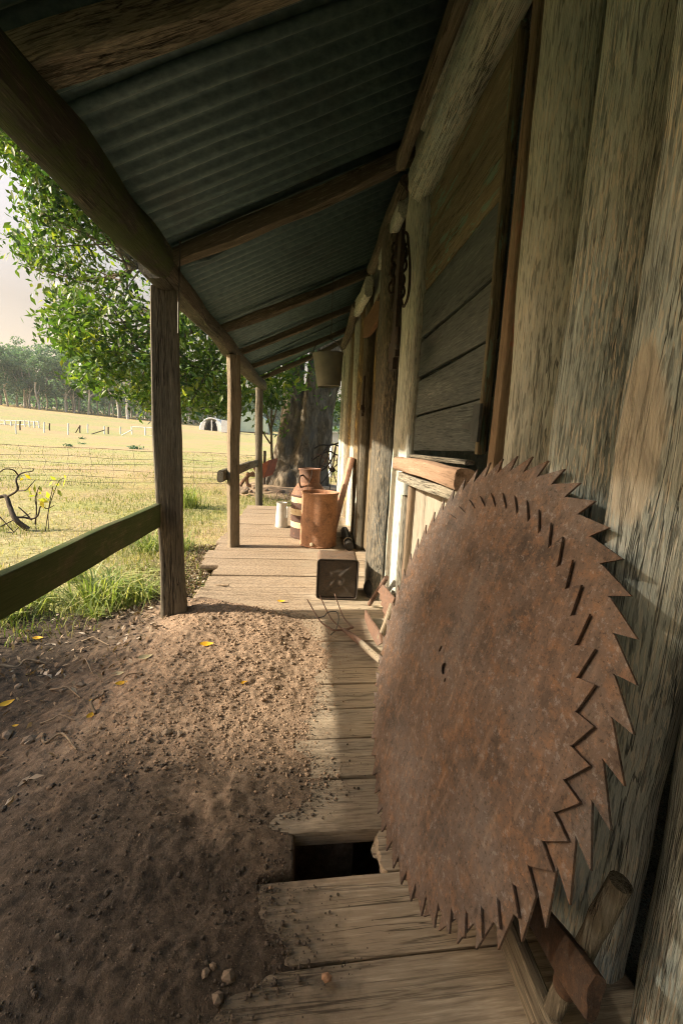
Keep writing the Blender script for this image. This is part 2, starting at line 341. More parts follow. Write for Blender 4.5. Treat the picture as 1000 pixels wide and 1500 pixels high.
M_wire = plain('wire', (.12, .115, .10), None, 30, .6, .5)
M_hinge = plain('hinge_iron', (.07, .08, .085), (.035, .04, .042), 40, .55, .5)
M_stone = plain('stone', (.25, .195, .14), (.12, .095, .07), 30, .9)
M_twig = plain('twig', (.27, .21, .14), (.12, .09, .06), 40, .9)
M_dead = plain('dead_wood', (.10, .08, .06), (.04, .033, .026), 25, .9)
M_yleaf = plain('yellow_leaf', (.75, .46, .03), (.55, .28, .02), 60, .6)
M_pale = plain('pale_leaf', (.52, .46, .28), (.40, .34, .18), 60, .6)
M_hay = plain('hay', (.62, .44, .14), (.45, .31, .1), 20, .9)
M_dark = plain('dark_interior', (.02, .02, .018), None, 10, .95)
M_tarp = plain('pale_green_sheet', (.36, .44, .36), (.28, .36, .30), 1.5, .6)
M_greypanel = plain('grey_panel', (.55, .57, .58), (.4, .42, .43), 6, .7)

def mk_iron():
    s = NT('corrugated_iron'); v = s.coord((.5, 1, 1)); n = s.noise(v, 45, 6, .7); n2 = s.noise(s.coord((1, 1, 1)), 3, 5, .6)
    col = s.ramp(n, (.30, (.05, .092, .095)), (.5, (.082, .136, .14)), (.72, (.12, .186, .19)))
    col = s.mix(s.math('MULTIPLY', s.ramp(n2, (.56, 0.), (.68, 1.)), .3), col, (.05, .045, .04))
    s.bump(n, .12, .0015); return s.fin(col, .45, .35, .35)
M_roof = mk_iron()
def mk_can_band():
    s = NT('banded_can_paint'); z = s.sep(s.n('ShaderNodeTexCoord').outputs['Object'])[2]; v = s.coord()
    n = s.noise(v, 14, 7, .7); zz = s.math('ADD', z, s.math('MULTIPLY', s.math('SUBTRACT', n, .5), .012))
    st = []
    for p, c in ((0., 0), (.105, 1), (.16, 0), (.225, 1), (.285, 0), (.345, 1), (.40, 0)): st.append((p/.7, (.5, .42, .27) if c else (.075, .045, .035)))
    r = s.n('ShaderNodeValToRGB'); r.color_ramp.interpolation = 'CONSTANT'; e = r.color_ramp.elements
    while len(e) < len(st): e.new(.5)
    for i, (p, c) in enumerate(st): e[i].position = p; e[i].color = (*c, 1)
    s.l(s.math('DIVIDE', zz, .7), r.inputs[0])
    col = s.mix(s.math('MULTIPLY', s.ramp(s.noise(v, 26, 6, .7), (.55, 0.), (.65, 1.)), .7), r.outputs[0], (.20, .10, .06))
    s.bump(n, .2, .003); return s.fin(col, .75, 0, .25)
M_band = mk_can_band()
def mk_soil():
    s = NT('soil'); v = s.coord(rnd=False); n1 = s.noise(v, 3.5, 6, .6); n2 = s.noise(v, 45, 7, .72); n3 = s.noise(v, 220, 3, .6)
    col = s.ramp(n2, (.30, (.12, .088, .06)), (.52, (.285, .205, .14)), (.72, (.42, .32, .225)))
    x = s.sep(v)
    dk = s.math('MULTIPLY', s.ramp(s.math('ADD', x[0], s.math('MULTIPLY', s.math('SUBTRACT', n1, .5), .7)), (0., 1.), (1., 0.)), 1.)
    # earth outside the verandah line, darkened to put its shade into the colour
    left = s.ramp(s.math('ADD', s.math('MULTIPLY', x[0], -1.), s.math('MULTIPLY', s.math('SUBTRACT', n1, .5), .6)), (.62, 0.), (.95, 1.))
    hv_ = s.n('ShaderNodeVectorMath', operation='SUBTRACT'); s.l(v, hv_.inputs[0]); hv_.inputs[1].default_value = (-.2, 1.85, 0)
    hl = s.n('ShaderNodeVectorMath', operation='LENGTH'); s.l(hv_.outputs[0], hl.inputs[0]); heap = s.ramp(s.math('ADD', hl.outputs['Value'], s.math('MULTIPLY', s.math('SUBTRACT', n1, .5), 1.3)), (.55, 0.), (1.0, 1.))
    col = s.mix(s.math('MULTIPLY', heap, .8), col, s.ramp(n2, (.3, (.020, .019, .016)), (.52, (.046, .041, .034)), (.72, (.095, .082, .066))))  # soil off the heap darkened: foreground shade painted into its colour
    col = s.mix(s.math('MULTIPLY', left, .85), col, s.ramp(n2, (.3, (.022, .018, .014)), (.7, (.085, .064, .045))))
    col = s.mix(s.math('MULTIPLY', s.ramp(n3, (.62, 0.), (.70, 1.)), .35), col, (.46, .36, .26))
    s.bump(s.math('ADD', n2, s.math('MULTIPLY', n3, .6)), .7, .006); return s.fin(col, .95, 0, .1)
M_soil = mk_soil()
def mk_field():
    s = NT('field_grass'); v = s.coord(rnd=False); vs = s.coord((.45, 1, 1), rnd=False)
    n1 = s.noise(vs, .16, 6, .6, .4); n2 = s.noise(v, 1.3, 7, .7); n3 = s.noise(v, 14, 5, .75); n4 = s.noise(vs, .05, 4, .5)
    col = s.ramp(n3, (.32, (.145, .125, .06)), (.5, (.30, .262, .133)), (.70, (.42, .38, .22)))
    col = s.mix(s.math('MULTIPLY', s.ramp(n2, (.42, 0.), (.58, 1.)), .6), col, s.mix(n3, (.10, .13, .022), (.36, .40, .13)))
    col = s.mix(s.math('MULTIPLY', s.ramp(n1, (.46, 0.), (.60, 1.)), .8), col, s.mix(n2, (.27, .185, .105), (.42, .31, .18)))
    p = s.sep(v); far = s.ramp(s.math('MULTIPLY', s.math('ADD', p[1], s.math('MULTIPLY', p[0], -.55)), .005), (.45, 0.), (.56, 1.))
    col = s.mix(s.math('MULTIPLY', far, .65), col, s.mix(n4, (.40, .24, .10), (.34, .30, .12)))
    s.bump(s.math('ADD', n3, n2), .6, .05); return s.fin(col, .95, 0, .1)
M_field = mk_field()
M_grass = leafmat('grass_blades', ((0., (.08, .12, .025)), (.35, (.185, .205, .055)), (.65, (.335, .295, .125)), (1., (.43, .36, .205))), .3, .7)
M_tuft = leafmat('tuft_blades', ((0., (.10, .155, .04)), (.5, (.25, .31, .09)), (1., (.48, .44, .2))), .35, .5)
M_leaf = leafmat('tree_leaves', ((0., (.022, .055, .012)), (.5, (.062, .125, .020)), (.88, (.135, .21, .03)), (1., (.24, .28, .04))), .40, .40)
M_gum = leafmat('gum_leaves', ((0., (.05, .10, .065)), (.5, (.09, .17, .105)), (1., (.17, .25, .145))), .3, .7)
M_lit = leafmat('leaf_litter', ((0., (.06, .042, .028)), (.5, (.17, .115, .07)), (.8, (.32, .24, .16)), (1., (.46, .40, .32))), .1, .9)
M_ybush = leafmat('bush_leaves', ((0., (.08, .14, .02)), (.6, (.30, .32, .04)), (1., (.75, .55, .03))), .45, .5)
M_gumtrunk = plain('gum_bark', (.58, .55, .50), (.24, .22, .19), 3, .9)
def mk_bark():
    s = NT('tree_bark'); v = s.coord((1, 1, .35), rnd=False); n = s.noise(v, 9, 8, .7, .6); n2 = s.noise(s.coord((1, 1, .8), rnd=False), 2.2, 5, .6); n3 = s.noise(v, 45, 4, .7)
    col = s.ramp(n, (.3, (.032, .028, .023)), (.5, (.14, .118, .085)), (.7, (.33, .275, .20)))
    col = s.mix(s.math('MULTIPLY', s.ramp(n2, (.48, 0.), (.62, 1.)), .6), col, s.mix(n3, (.07, .07, .065), (.19, .185, .165)))
    s.bump(s.math('ADD', n, s.math('MULTIPLY', n3, .4)), .9, .03); return s.fin(col, .95, 0, .1)
M_bark = mk_bark()

# ---------------------------------------------------------------- terrain
def ground_z(x, y):
    x = np.asarray(x, float); y = np.asarray(y, float)
    d = np.sqrt(x*x+y*y)
    z = -.05-.10*sstep(1.5, 6, d)
    rise = np.where(y > 0, np.clip(-x, -10, 130)*.052+np.clip(y, 0, 200)*.0165, 0)
    z = z+rise*sstep(16, 85, d)
    z = z+.05*fbm(np.stack([x*.35, y*.35, 0*x], -1), 3)*sstep(2.5, 6, d)+.4*fbm(np.stack([x*.03, y*.03, 0*x+5], -1), 2)*sstep(30, 80, d)
    return z
def on_ground(px, py, lo=3., hi=400.):
    d = ray(px, py); t = np.geomspace(lo, hi, 4000); p = np.array([0, 0, H])[None]+d[None]*t[:, None]; g = ground_z(p[:, 0], p[:, 1]); k = np.argmax(p[:, 2] < g)
    return p[k] if k else p[-1]
def graded(lo, hi, c0, c1, fine, grow=1.12):
    a = list(np.arange(c0, c1+1e-6, fine)); s = fine
    while a[-1] < hi: s *= grow; a.append(a[-1]+s)
    s = fine; b = [c0]
    while b[-1] > lo: s *= grow; b.append(b[-1]-s)
    return np.array(b[::-1][:-1]+a)
gx = graded(-520, 520, -4, 2, .06); gy = graded(-60, 620, -1, 9, .07)
GX, GY = np.meshgrid(gx, gy); GZ = ground_z(GX, GY)
under = (sstep(-.60, -.54, GX))*(1-sstep(6.15, 6.35, GY))*(1-sstep(5.4, 5.6, GX))*sstep(-4.9, -4.7, GY)
GZ = GZ-.30*under
GZ = GZ-.09*sstep(-3.6, -2.4, GX)*(1-sstep(.2, .5, GX))*sstep(-1.2, -.2, GY)*(1-sstep(2.55, 2.75, GY))
ny, nx = GX.shape
idx = np.arange(nx*ny).reshape(ny, nx)
quads = np.stack([idx[:-1, :-1], idx[:-1, 1:], idx[1:, 1:], idx[1:, :-1]], -1).reshape(-1, 4)
tag(obj('ground', np.stack([GX, GY, GZ], -1).reshape(-1, 3), quads, M_field, smooth=180), 'dry grassy paddock sloping up to the far wood', None, kind='structure')

# soil heap spilling over the boards
EY = np.array([-.5, .55, .60, .655, .69, .75, .82, .835, .93, .95, 1.01, 1.06, 1.13, 1.245, 1.4, 1.55, 1.7, 1.82, 2.0, 2.234, 2.35, 2.464, 2.6, 2.9])
EX = np.array([-.16, -.15, -.12, .0, -.02, -.06, -.07, .004, .004, -.06, .016, .05, .074, .0, .03, .05, .10, .126, .09, .0, -.18, -.42, -.60, -.62])
def soil_z(x, y, fine=True):
    x = np.asarray(x, float); y = np.asarray(y, float)
    ex = np.interp(y, EY, EX)+(.045*fbm(np.stack([y*8, x*3, 0*x], -1), 4)+.03*fbm(np.stack([y*30, x*30, 0*x], -1), 3))*((y < .80) | (y > .96))
    d = ex-x
    hgt = .034*(1-np.exp(-(np.clip(d, 0, 9)/.20)**1.4))-.0015
    mound = .018*np.exp(-(((x+.2)/.3)**2+((y-1.85)/.4)**2))
    z = hgt+mound*sstep(0, .2, d)
    z = z-.095*sstep(-.5, -1.1, x)-.01*sstep(-.9, -2.2, x)
    p = np.stack([x, y, 0*x], -1)
    k = sstep(-.01, .16, d)
    z = z+k*(.016*fbm(p*4, 3)+.007*fbm(p*16+3, 3))
    dent = np.exp(-(((x+.22)/.16)**2+((y-1.02)/.17)**2)); z = z+k*dent*(.020*fbm(p*13+8, 2)-.014)
    if fine:
        rg = fbm(p*42, 3); z = z+k*((.003+.0035*sstep(1.1, 1.7, y))*rg+(.002+.010*sstep(1.0, 1.5, y))*np.clip(fbm(p*70+9, 2), .1, 1)*sstep(-1.6, .0, x)+.0038*fbm(p*150, 2))
    z = np.where(d < 0, np.maximum(-.34, d*18), z)
    z = np.where((d < 0) & ((y < .80) | (y > .97)), np.maximum(-.045, d*.25-.0015), z)
    nz = fbm(p*1.7+4, 3)
    e = np.minimum.reduce([sstep(-2.55, -1.9, x+.5*nz), sstep(-.35, .1, y+.2*nz), 1-sstep(2.45, 2.85, y+.25*nz*(x < -.7))])
    return np.where(x < -.6, z*e-.26*(1-e), z-.05*(1-e))
sx = np.concatenate([np.arange(-3.2, -1.3, .02), np.arange(-1.3, .16, .007)]); sy = np.concatenate([np.arange(-.35, .45, .03), np.arange(.45, 1.6, .007), np.arange(1.6, 2.86, .011)])
SX, SY = np.meshgrid(sx, sy); SZ = soil_z(SX, SY); ny, nx = SX.shape; idx = np.arange(nx*ny).reshape(ny, nx)
quads = np.stack([idx[:-1, :-1], idx[:-1, 1:], idx[1:, 1:], idx[1:, :-1]], -1).reshape(-1, 4)
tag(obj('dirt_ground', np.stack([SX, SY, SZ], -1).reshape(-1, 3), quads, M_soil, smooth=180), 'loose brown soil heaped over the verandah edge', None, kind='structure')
def surf(x, y):
    s = float(soil_z(np.array([x]), np.array([y]))[0]); g = float(ground_z(np.array([x]), np.array([y]))[0])
    if -3.0 < x < .14 and -.1 < y < 2.6:
        return max(s, 0.) if x > -.6 else s
    return 0. if -.62 < x < .5 and y < 6.2 else g

# ---------------------------------------------------------------- the slab hut
hut = thing('slab_hut', (.6, 2.5, 0), 'old timber slab hut with an iron-roofed verandah, shuttered window and board floor', 'hut')
WX = .48
# floor boards
seams = [-4.4, -4.1, -3.8, -3.5, -3.2, -2.9, -2.6, -2.3, -2., -1.75, -1.5, -1.25, -1., -.8, -.6, -.4, -.2, -.02, .16, .33, .495, .664, .827, .936, 1.109, 1.276, 1.435, 1.60, 1.72, 1.97, 2.24, 2.505, 2.75, 2.98, 3.205, 3.40, 3.64, 3.876, 4.18, 4.536, 4.79, 5.125, 5.505, 5.8, 6.125]
for i in range(len(seams)-1):
    a, b = seams[i], seams[i+1]; w = b-a-random.uniform(.005, .010); yc = (a+b)/2; z = random.uniform(-.004, .0)
    sk = .05 if yc < 3 else .02
    x0 = -.62-random.uniform(0, .05)-(.12 if yc > 3.2 else 0); x1 = .62
    if abs(a-.827) < .001: x0 = .205
    o = plank('floor_board', W_floor, hut, (x0, yc+sk*(x0-.2), z-.019), (x1, yc+sk*(x1-.2), z-.019+random.uniform(-.003, .003)), w, .038, (0, 0, 1), seed=i, wob=.0022, rough=.0012, e=.10, jag=.012, step=.04)
# joist beneath the missing board
plank('floor_joist', W_beam, hut, (.30, -4.4, -.10), (.30, 6.1, -.10), .09, .11, (0, 0, 1), seed=3)
def slab(name, mat, y0, y1, z0, z1, x=WX, t=.085, front=.02, lean=0., seed=0, **k):
    """upright slab whose front face stands at x; y0..y1 is its width"""
    yc = (y0+y1)/2; k.setdefault('wob', .009); k.setdefault('rough', .005)
    return plank(name, mat, hut, (x+t/2+front*.6, yc, z0), (x+t/2+front*.6, yc+lean, z1), abs(y1-y0)-(.015 if t > .05 else 0), t, (-1, 0, 0), seed=seed, front=front, e=.48 if t > .05 else .25, step=.03, **k)
slab('wall_slab', W_slab, .10, .335, 0, 2.42, x=.565, seed=21)
slab('wall_slab', W_slab, .345, .580, -.02, 2.42, x=.560, seed=22, front=.04, lean=-.015)
slab('wall_slab', W_slab3, .583, .752, -.02, 2.42, x=.506, seed=23, front=.05, lean=-.012, t=.09)
slab('wall_slab', W_slab, .757, .925, -.02, 2.42, x=.514, seed=24, front=.045, lean=.004)
slab('wall_slab', W_slab, .915, 1.01, -.02, 2.42, x=.56, seed=25, front=.01, lean=.01)
slab('wall_slab', W_slab2, .985, 1.145, -.02, 2.42, x=.51, seed=26, front=.038, lean=.022)
plank('window_jamb', W_red, hut, (.53, 1.187, -.02), (.53, 1.187, 2.2), .045, .05, (-1, 0, 0), seed=27, wob=.004)
# shutter: six cross boards and an edge strip in one mesh, hinge below
zs = [.935, 1.095, 1.258, 1.425, 1.632, 1.865, 2.04]
parts = []; mi = []
for i in range(6):
    m, L = frame((.520, 1.275, (zs[i]+zs[i+1])/2), (.520, 2.09, (zs[i]+zs[i+1])/2-.02+.008*i), (-1, 0, 0))
    vf = timber(L, zs[i+1]-zs[i]-.007, .024, seed=31+i, wob=.002, rough=.002 if i < 4 else .006, e=.15)
    m2 = Matrix.Rotation(R(90), 4, 'X')
    parts.append(xf(vf, np.array(m))); mi += [0 if i < 4 else 1]*len(vf[1])
v, f = join(parts)
mloc, _ = frame((.52, 1.275, 1.5), (.52, 2.09, 1.5), (-1, 0, 0)); inv = np.array(mloc.inverted())
shut = obj('window_shutter', v @ inv[:3, :3].T+inv[:3, 3], f, [W_shut, W_shut2], hut, mloc, 40, mi)
shut['label'] = 'dark closed board shutter over the window'
plank('edge_strip', W_shut2, shut, (.505, 1.262, .93), (.505, 1.262, 2.0), .022, .03, (-1, 0, 0), seed=41, wob=.002)
# tapered strap hinge
pl = [(0, -.026), (.02, -.026), (.02, -.022), (.15, -.006), (.155, 0), (.15, .006), (.02, .022), (.02, .026), (0, .026)]
v, f = slabpoly(pl, .006); hm = Matrix(((0, 0, -1, .5035), (1, 0, 0, 1.262), (0, 1, 0, 1.015), (0, 0, 0, 1)))
obj('hinge', v, f, M_hinge, shut, hm, 30)
v, f = box(-.006, .002, 1.205, 1.255, .965, 1.07); obj('hinge_plate', v, f, M_hinge, shut, Matrix.Translation((.477, 0, 0)))
plank('window_sill', W_sill, hut, (.455, 1.215, .862), (.455, 2.155, .857), .068, .06, (-1, 0, 0), seed=42, wob=.006, rough=.004, e=.3)['label'] = 'smooth orange brown window sill'
plank('window_sill', W_mid, hut, (.468, 1.22, .800), (.468, 2.09, .792), .038, .05, (-1, 0, 0), seed=43, wob=.004)['label'] = 'thin grey rail beneath the sill'
plank('window_sill', W_post, hut, (.485, 1.28, .905), (.485, 2.0, .900), .02, .03, (-1, 0, 0), seed=44, wob=.003)['label'] = 'weathered strip above the sill'
for i, (a, b) in enumerate(((1.22, 1.40), (1.405, 1.58), (1.585, 1.80), (1.805, 1.965))): slab('wall_slab', W_cream if i else W_mid, a, b, -.02, .775, x=.50, t=.04, front=.008, seed=45+i, wob=.003, rough=.002)
plank('window_jamb', W_red, hut, (.50, 1.99, -.02), (.50, 1.99, .775), .045, .05, (-1, 0, 0), seed=50, wob=.003)
slab('window_jamb', W_slab2, 2.105, 2.165, .7, 2.1, x=.478, t=.05, front=.0, seed=52, wob=.003)
slab('wall_slab', W_slab2, 2.165, 2.48, -.02, 2.40, x=.468, t=.06, front=.02, lean=.03, seed=53)
slab('wall_slab', W_mid, 2.10, 2.17, -.02, .8, x=.49, t=.05, front=.01, seed=54)
plank('door_post', W_dkpost, hut, (.485, 2.69, -.02), (.485, 2.76, 2.2), .34, .15, (-1, 0, 0), seed=55, wob=.012, rough=.008, e=.5, step=.035)
# doorway
dmat, L = frame((.545, 3.34, .03), (.545, 3.34, 1.95), (-1, 0, 0)); parts = []
for i in range(5):
    m, L = frame((.545, 3.02+.165*i, .03+.008*(i % 2)), (.545, 3.02+.165*i, 1.93), (-1, 0, 0)); parts.append(xf(timber(L, .158, .03, seed=60+i, wob=.002), np.array(m)))
v, f = join(parts); inv = np.array(dmat.inverted()); door = obj('door', v @ inv[:3, :3].T+inv[:3, 3], f, W_door, hut, dmat, 40)
plank('door_lintel', W_lint, hut, (.455, 2.95, 1.86), (.455, 3.85, 1.90), .16, .035, (-1, 0, 0), seed=66, bow=(.03, 0), wob=.006)
plank('door_post', W_post, hut, (.50, 3.83, -.02), (.50, 3.85, 2.2), .13, .10, (-1, 0, 0), seed=67, wob=.01, e=.4)
y = 3.92
for i in range(9):
    w = [.23, .20, .26, .22, .24, .26, .22, .25, .22][i]
    slab('wall_slab', [W_slab2, W_mid, W_door, W_mid][i % 4], y, y+w-.012, -.02, 2.40, x=.478+[.0, .03, .008, .035, .005, .03, .01, .02, 0][i], seed=70+i, front=.02, lean=random.uniform(-.02, .02), wob=.012); y += w
plank('corner_post', W_slab, hut, (.51, y+.03, -.1), (.51, y+.02, 2.3), .15, .15, (-1, 0, 0), seed=80, e=.4, wob=.008)
slab('wall_slab', W_slab2, 2.98, 3.4, 1.97, 2.40, x=.50, t=.03, front=0, seed=81); slab('wall_slab', W_slab2, 3.41, 3.84, 1.97, 2.40, x=.50, t=.03, front=0, seed=82)
slab('wall_slab', W_slab, 1.22, 2.14, 2.05, 2.40, x=.53, t=.03, front=0, seed=83, wob=.002)
# head timbers
plank('head_beam', W_slab, hut, (.462, -4.6, 2.095), (.462, 2.16, 2.115), .155, .12, (-1, 0, 0), seed=84, e=.42, wob=.012, rough=.006, jag=.03)
plank('wall_plate', W_slab, hut, (.44, -4.6, 2.235), (.44, 1.98, 2.245), .06, .07, (-1, 0, 0), seed=85, e=.3, wob=.008, jag=.02)
plank('wall_plate', W_post, hut, (.395, -4.6, 2.235), (.395, 2.24, 2.245), .075, .05, (-1, 0, 0), seed=86, e=.3, wob=.01, jag=.02)
plank('wall_plate', W_post, hut, (.415, 2.30, 2.215), (.415, 3.5, 2.23), .10, .06, (-1, 0, 0), seed=87, e=.3, wob=.02, jag=.03)
plank('wall_plate', W_slab2, hut, (.44, 2.42, 2.15), (.44, 3.1, 2.12), .10, .05, (-1, 0, 0), seed=88, e=.3, wob=.02, jag=.03)
plank('wall_plate', W_slab2, hut, (.42, 3.55, 2.12), (.42, 4.4, 2.19), .11, .06, (-1, 0, 0), seed=89, e=.3, wob=.02, jag=.03)
plank('wall_plate', W_post, hut, (.42, 4.3, 2.22), (.42, 6.0, 2.2), .10, .08, (-1, 0, 0), seed=90, e=.4, wob=.02, jag=.03)
y = .09
for i in range(16):
    w = .26+.05*math.sin(i*2.3); slab('wall_slab', W_slab, y-w+.01, y, -.02, 2.42, x=.49+.02*(i % 2), seed=130+i); y -= w
# rest of the hut: back, ends and main roof keep the inside dark
for nm, q in (('rear_wall', box(4.2, 4.28, -4.8, 6.1, -.4, 2.42)), ('end_wall', box(.62, 4.2, -4.8, -4.73, -.4, 2.42)), ('end_wall', box(.62, 4.2, 6.02, 6.1, -.4, 2.42)), ('room_floor', box(.64, 4.19, -4.72, 6.01, -.12, -.06))):
    obj(nm, q[0], q[1], W_slab, hut)
v = np.array([(.36, -4.9, 2.46), (4.6, -4.9, 2.46), (2.45, -4.9, 3.9), (.36, 6.5, 2.46), (4.6, 6.5, 2.46), (2.45, 6.5, 3.9), (.36, -4.9, 2.43), (4.6, -4.9, 2.43), (.36, 6.5, 2.43), (4.6, 6.5, 2.43)])
obj('main_roof', v, [(0, 2, 5, 3), (2, 1, 4, 5), (0, 1, 2), (3, 5, 4), (6, 8, 9, 7), (0, 3, 8, 6), (1, 7, 9, 4), (0, 6, 7, 1), (3, 4, 9, 8)], M_roof, hut, smooth=0)
# verandah frame
RS = .53
def roofz(x): return 1.72+(x+.65)*RS
PN = math.atan(RS)
for (x, y, w, top, mat, sd, rz, nx_) in ((-.66, 2.235, .125, 1.60, W_post, 91, .25, -.022), (-.607, 3.765, .092, 1.59, W_postp, 92, .5, -.012), (-.657, 6.33, .105, 1.62, W_post, 93, .3, -.03), (-.66, -.35, .12, 1.60, W_post, 94, .1, 0), (-.66, -2.6, .12, 1.60, W_post, 97, .1, 0), (-.66, -4.5, .12, 1.60, W_post, 98, .1, 0)):
    plank('verandah_post', mat, hut, (x, y, -.12), (x-nx_*-1, y, top), w, w*.92, (math.sin(rz), -math.cos(rz), 0), seed=sd, wob=.006, rough=.004, e=.14 if sd != 93 else .45)
plank('verandah_beam', W_beamm, hut, (-.652, -4.7, 1.62), (-.652, 2.02, 1.645), .112, .125, (0, 0, 1), seed=95, e=.38, wob=.016, rough=.011, step=.05)
plank('verandah_beam', W_beam, hut, (-.648, 2.03, 1.645), (-.655, 6.45, 1.655), .11, .105, (0, 0, 1), seed=96, e=.28, wob=.014, rough=.008)
def dirx(sk, x0, x1, y): return (x0, y+sk*(x0+.65), roofz(x0)), (x1, y+sk*(x1+.65), roofz(x1))
up = Vector((-math.sin(PN), 0, math.cos(PN)))
for i, (yb, sk, w, t, mat) in enumerate(((1.19, .10, .10, .085, W_grey), (2.27, .08, .068, .075, W_raft), (3.545, .30, .06, .065, W_raft), (4.48, .34, .058, .06, W_raft), (5.4, .36, .058, .06, W_raft), (6.36, .05, .065, .06, W_raft), (.05, .08, .09, .08, W_beam), (-1.2, .08, .09, .08, W_beam), (-2.4, .08, .09, .08, W_beam), (-3.6, .08, .09, .08, W_beam))):
    a, b = dirx(sk, -.69, .47, yb); off = up*(t/2)
    plank('rafter', mat, hut, Vector(a)+off, Vector(b)+off, w, t, tuple(up), seed=100+i, wob=.018, rough=.008, e=.2, bow=(0, -.012), fat=lambda s: .72+.28*sstep(.0, .28, s))
# corrugated sheets, one object per sheet, laps and small misalignments
P = .076
def sheet(y0, y1, dz, sd, tear=False, droop=0.):
    L = 1.50; xs = np.linspace(-.80, -.80+L*math.cos(PN), 22); ys = np.arange(y0, y1+.0001, P/8)
    XX, YY = np.meshgrid(xs, ys); ZZ = roofz(XX)+.105+.016*np.sin(2*math.pi*YY/P)+dz+.006*fbm(np.stack([XX*3, YY*3, 0*XX+sd], -1), 3)
    if droop: ZZ = ZZ-droop*np.exp(-(YY-y0)/.06)*(.5+.5*np.sin(XX*7+1))
    k = .10*(XX+.65); YY2 = YY+k
    if tear: YY2 = YY2+(.10*np.clip(fbm(np.stack([XX*9, 0*XX, 0*XX+3], -1), 3)+.2, 0, 1)*np.exp(-(YY-y0)/.05))
    n, m = XX.shape; idx = np.arange(n*m).reshape(n, m)
    q = np.stack([idx[:-1, :-1], idx[:-1, 1:], idx[1:, 1:], idx[1:, :-1]], -1).reshape(-1, 4)
    o = obj('roof_sheet', np.stack([XX, YY2, ZZ], -1).reshape(-1, 3), q, M_roof, hut, smooth=180)
    s = o.modifiers.new('thick', 'SOLIDIFY'); s.thickness = .0016; s.offset = 1
for i, (a, b, dz, te, dr) in enumerate(((-4.7, -3.5, 0, 0, 0), (-3.6, -2.3, .002, 0, 0), (-2.4, -1.2, -.002, 0, 0), (-1.3, -.35, .003, 0, 0), (-.45, .50, -.001, 0, 0), (.40, 1.43, .004, 0, 0), (1.40, 2.42, -.003, 0, .004), (2.30, 2.66, .012, 0, 0), (2.46, 3.12, -.010, 1, .010), (3.06, 3.85, .002, 0, .006), (3.76, 4.6, -.003, 0, .004), (4.5, 5.4, .003, 0, 0), (5.3, 6.42, -.002, 0, .004))): sheet(a, b, dz, i, te, dr)
# rails between the posts
plank('railing_board', W_rail, hut, (-.715, -.3, .55), (-.715, 2.30, .545), .112, .030, (1, 0, 0), seed=110, wob=.003, e=.12)['label'] = 'green mossy railing board'
plank('railing_board', W_post, hut, (-.685, 3.60, .615), (-.70, 6.36, .575), .10, .05, (1, 0, 0), seed=111, wob=.006, e=.45)['label'] = 'grey rail between the two far posts'
v, f = tube([(-.60, 2.19, 1.80), (-.602, 2.175, 1.66), (-.606, 2.17, 1.50), (-.607, 2.168, 1.40)], .004, 6); obj('tie_wire', v, f, M_wire, hut)

